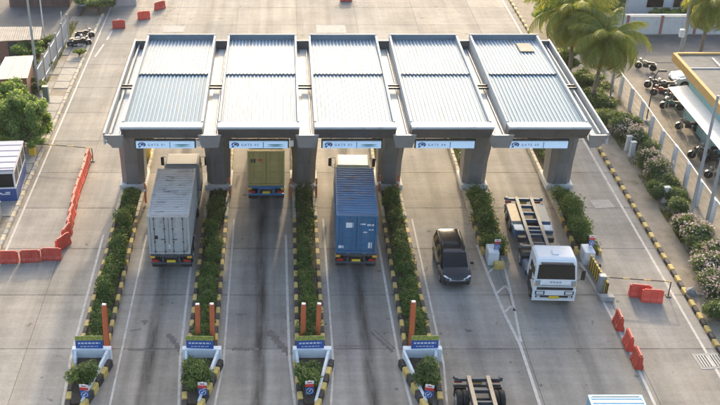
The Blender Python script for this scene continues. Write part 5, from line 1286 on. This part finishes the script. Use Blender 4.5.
for k in range(5):
    y = 21.5 - k * 4.2
    w_ = MB().box(.25, .32, y - .5, y + .5, 1.0, 2.0).build('window', M_BOOTH_W, bd); MB().box(.235, .248, y - .42, y + .42, 1.08, 1.92).build('pane', M_GLASS, w_)
d = MB().box(.24, .31, 13.0, 13.9, 0, 2.05).build('door', M_RUST, bd); MB().box(.21, .238, 13.7, 13.76, .9, 1.1).build('handle', M_CHROME, d)
for k in range(3): MB().box(-.05, .05, 22 - k * 5.2, 22.1 - k * 5.2, .0, bz - .9) if False else None
aw = thing('awning', 'long white sheet awning along the teal building', 'awning', (30.3, 50, 0))
for k in range(6):
    m = MB(); m.hexa([(0, 12.6 + k * 1.95, 2.28), (1.43, 12.6 + k * 1.95, 2.46), (1.43, 14.53 + k * 1.95, 2.46), (0, 14.53 + k * 1.95, 2.28), (0, 12.6 + k * 1.95, 2.32), (1.43, 12.6 + k * 1.95, 2.50), (1.43, 14.53 + k * 1.95, 2.50), (0, 14.53 + k * 1.95, 2.32)]); m.build('awning_sheet', M_WHITE, aw)
for k in range(4): MB().tube((.1, 13 + k * 3.8, -.02), (.1, 13 + k * 3.8, 2.28), .04, n=8).build('post', M_STEEL, aw)
# white boundary wall and house at the top right
wl = thing('boundary_wall', 'white rendered boundary wall with red pilasters across the street', 'wall', (27.5, 92.3, 0))
xw = 2.0
for k in range(7):
    MB().box(xw, xw + 2.95, -.1, .1, 0, 1.75).build('panel', M_WALLW, wl); MB().box(xw + 2.96, xw + 3.2, -.15, .15, 0, 1.85).build('pilaster', M_REDPIL, wl, 0.02); xw += 3.21
MB().box(2.0, xw, -.16, .16, 1.852, 1.92).build('coping', M_WALLW, wl)
h = thing('white_house', 'white house with dark openings behind the boundary wall', 'house', (29.0, 97.5, 0))
MB().box(0, 22, 0, 9, 0, 3.3).build('wall', M_WALLW, h)
for x in (3.4, 7.0, 9.6, 13.5): 
    w_ = MB().box(x - .06, x + 1.66, -.06, .02, .8, 2.9).build('window', M_CONC_L, h); MB().box(x, x + 1.6, -.075, -.062, .86, 2.84).build('pane', M_GLASS, w_)
rf = MB().prism([(-.7, 3.25), (9.7, 3.25), (4.5, 4.9)], -.5, 22.5, 'x').build('roof', M_RUST, h)
for k, (px, py, m_, nm) in enumerate(((655, 17, M_LEAF_SHRUB, 'left'), (668, 16, M_LEAF_TREE, 'middle'), (690, 15, M_LEAF_SHRUB, 'right'))):
    lt('green bush just behind the white boundary wall, %s of three' % nm, px, py, .9, 1.3, 1.9, 130 + k, m_, 3000, size=.22, group='bushes behind the white wall')


# thin morning haze: one even volume round the camera and the whole place
hz = bpy.data.materials.new('haze'); hz.use_nodes = True; hn = hz.node_tree.nodes; hn.remove(hn['Principled BSDF'])
pv = hn.new('ShaderNodeVolumePrincipled'); pv.inputs['Color'].default_value = (0.93, 0.95, 1.0, 1); pv.inputs['Density'].default_value = 0.00015; pv.inputs['Anisotropy'].default_value = 0.3
hz.node_tree.links.new(pv.outputs[0], hn['Material Output'].inputs['Volume'])
ho = MB().box(-910, 910, -910, 1610, -1.9, 36.5).build('haze', hz); ho['kind'] = 'stuff'
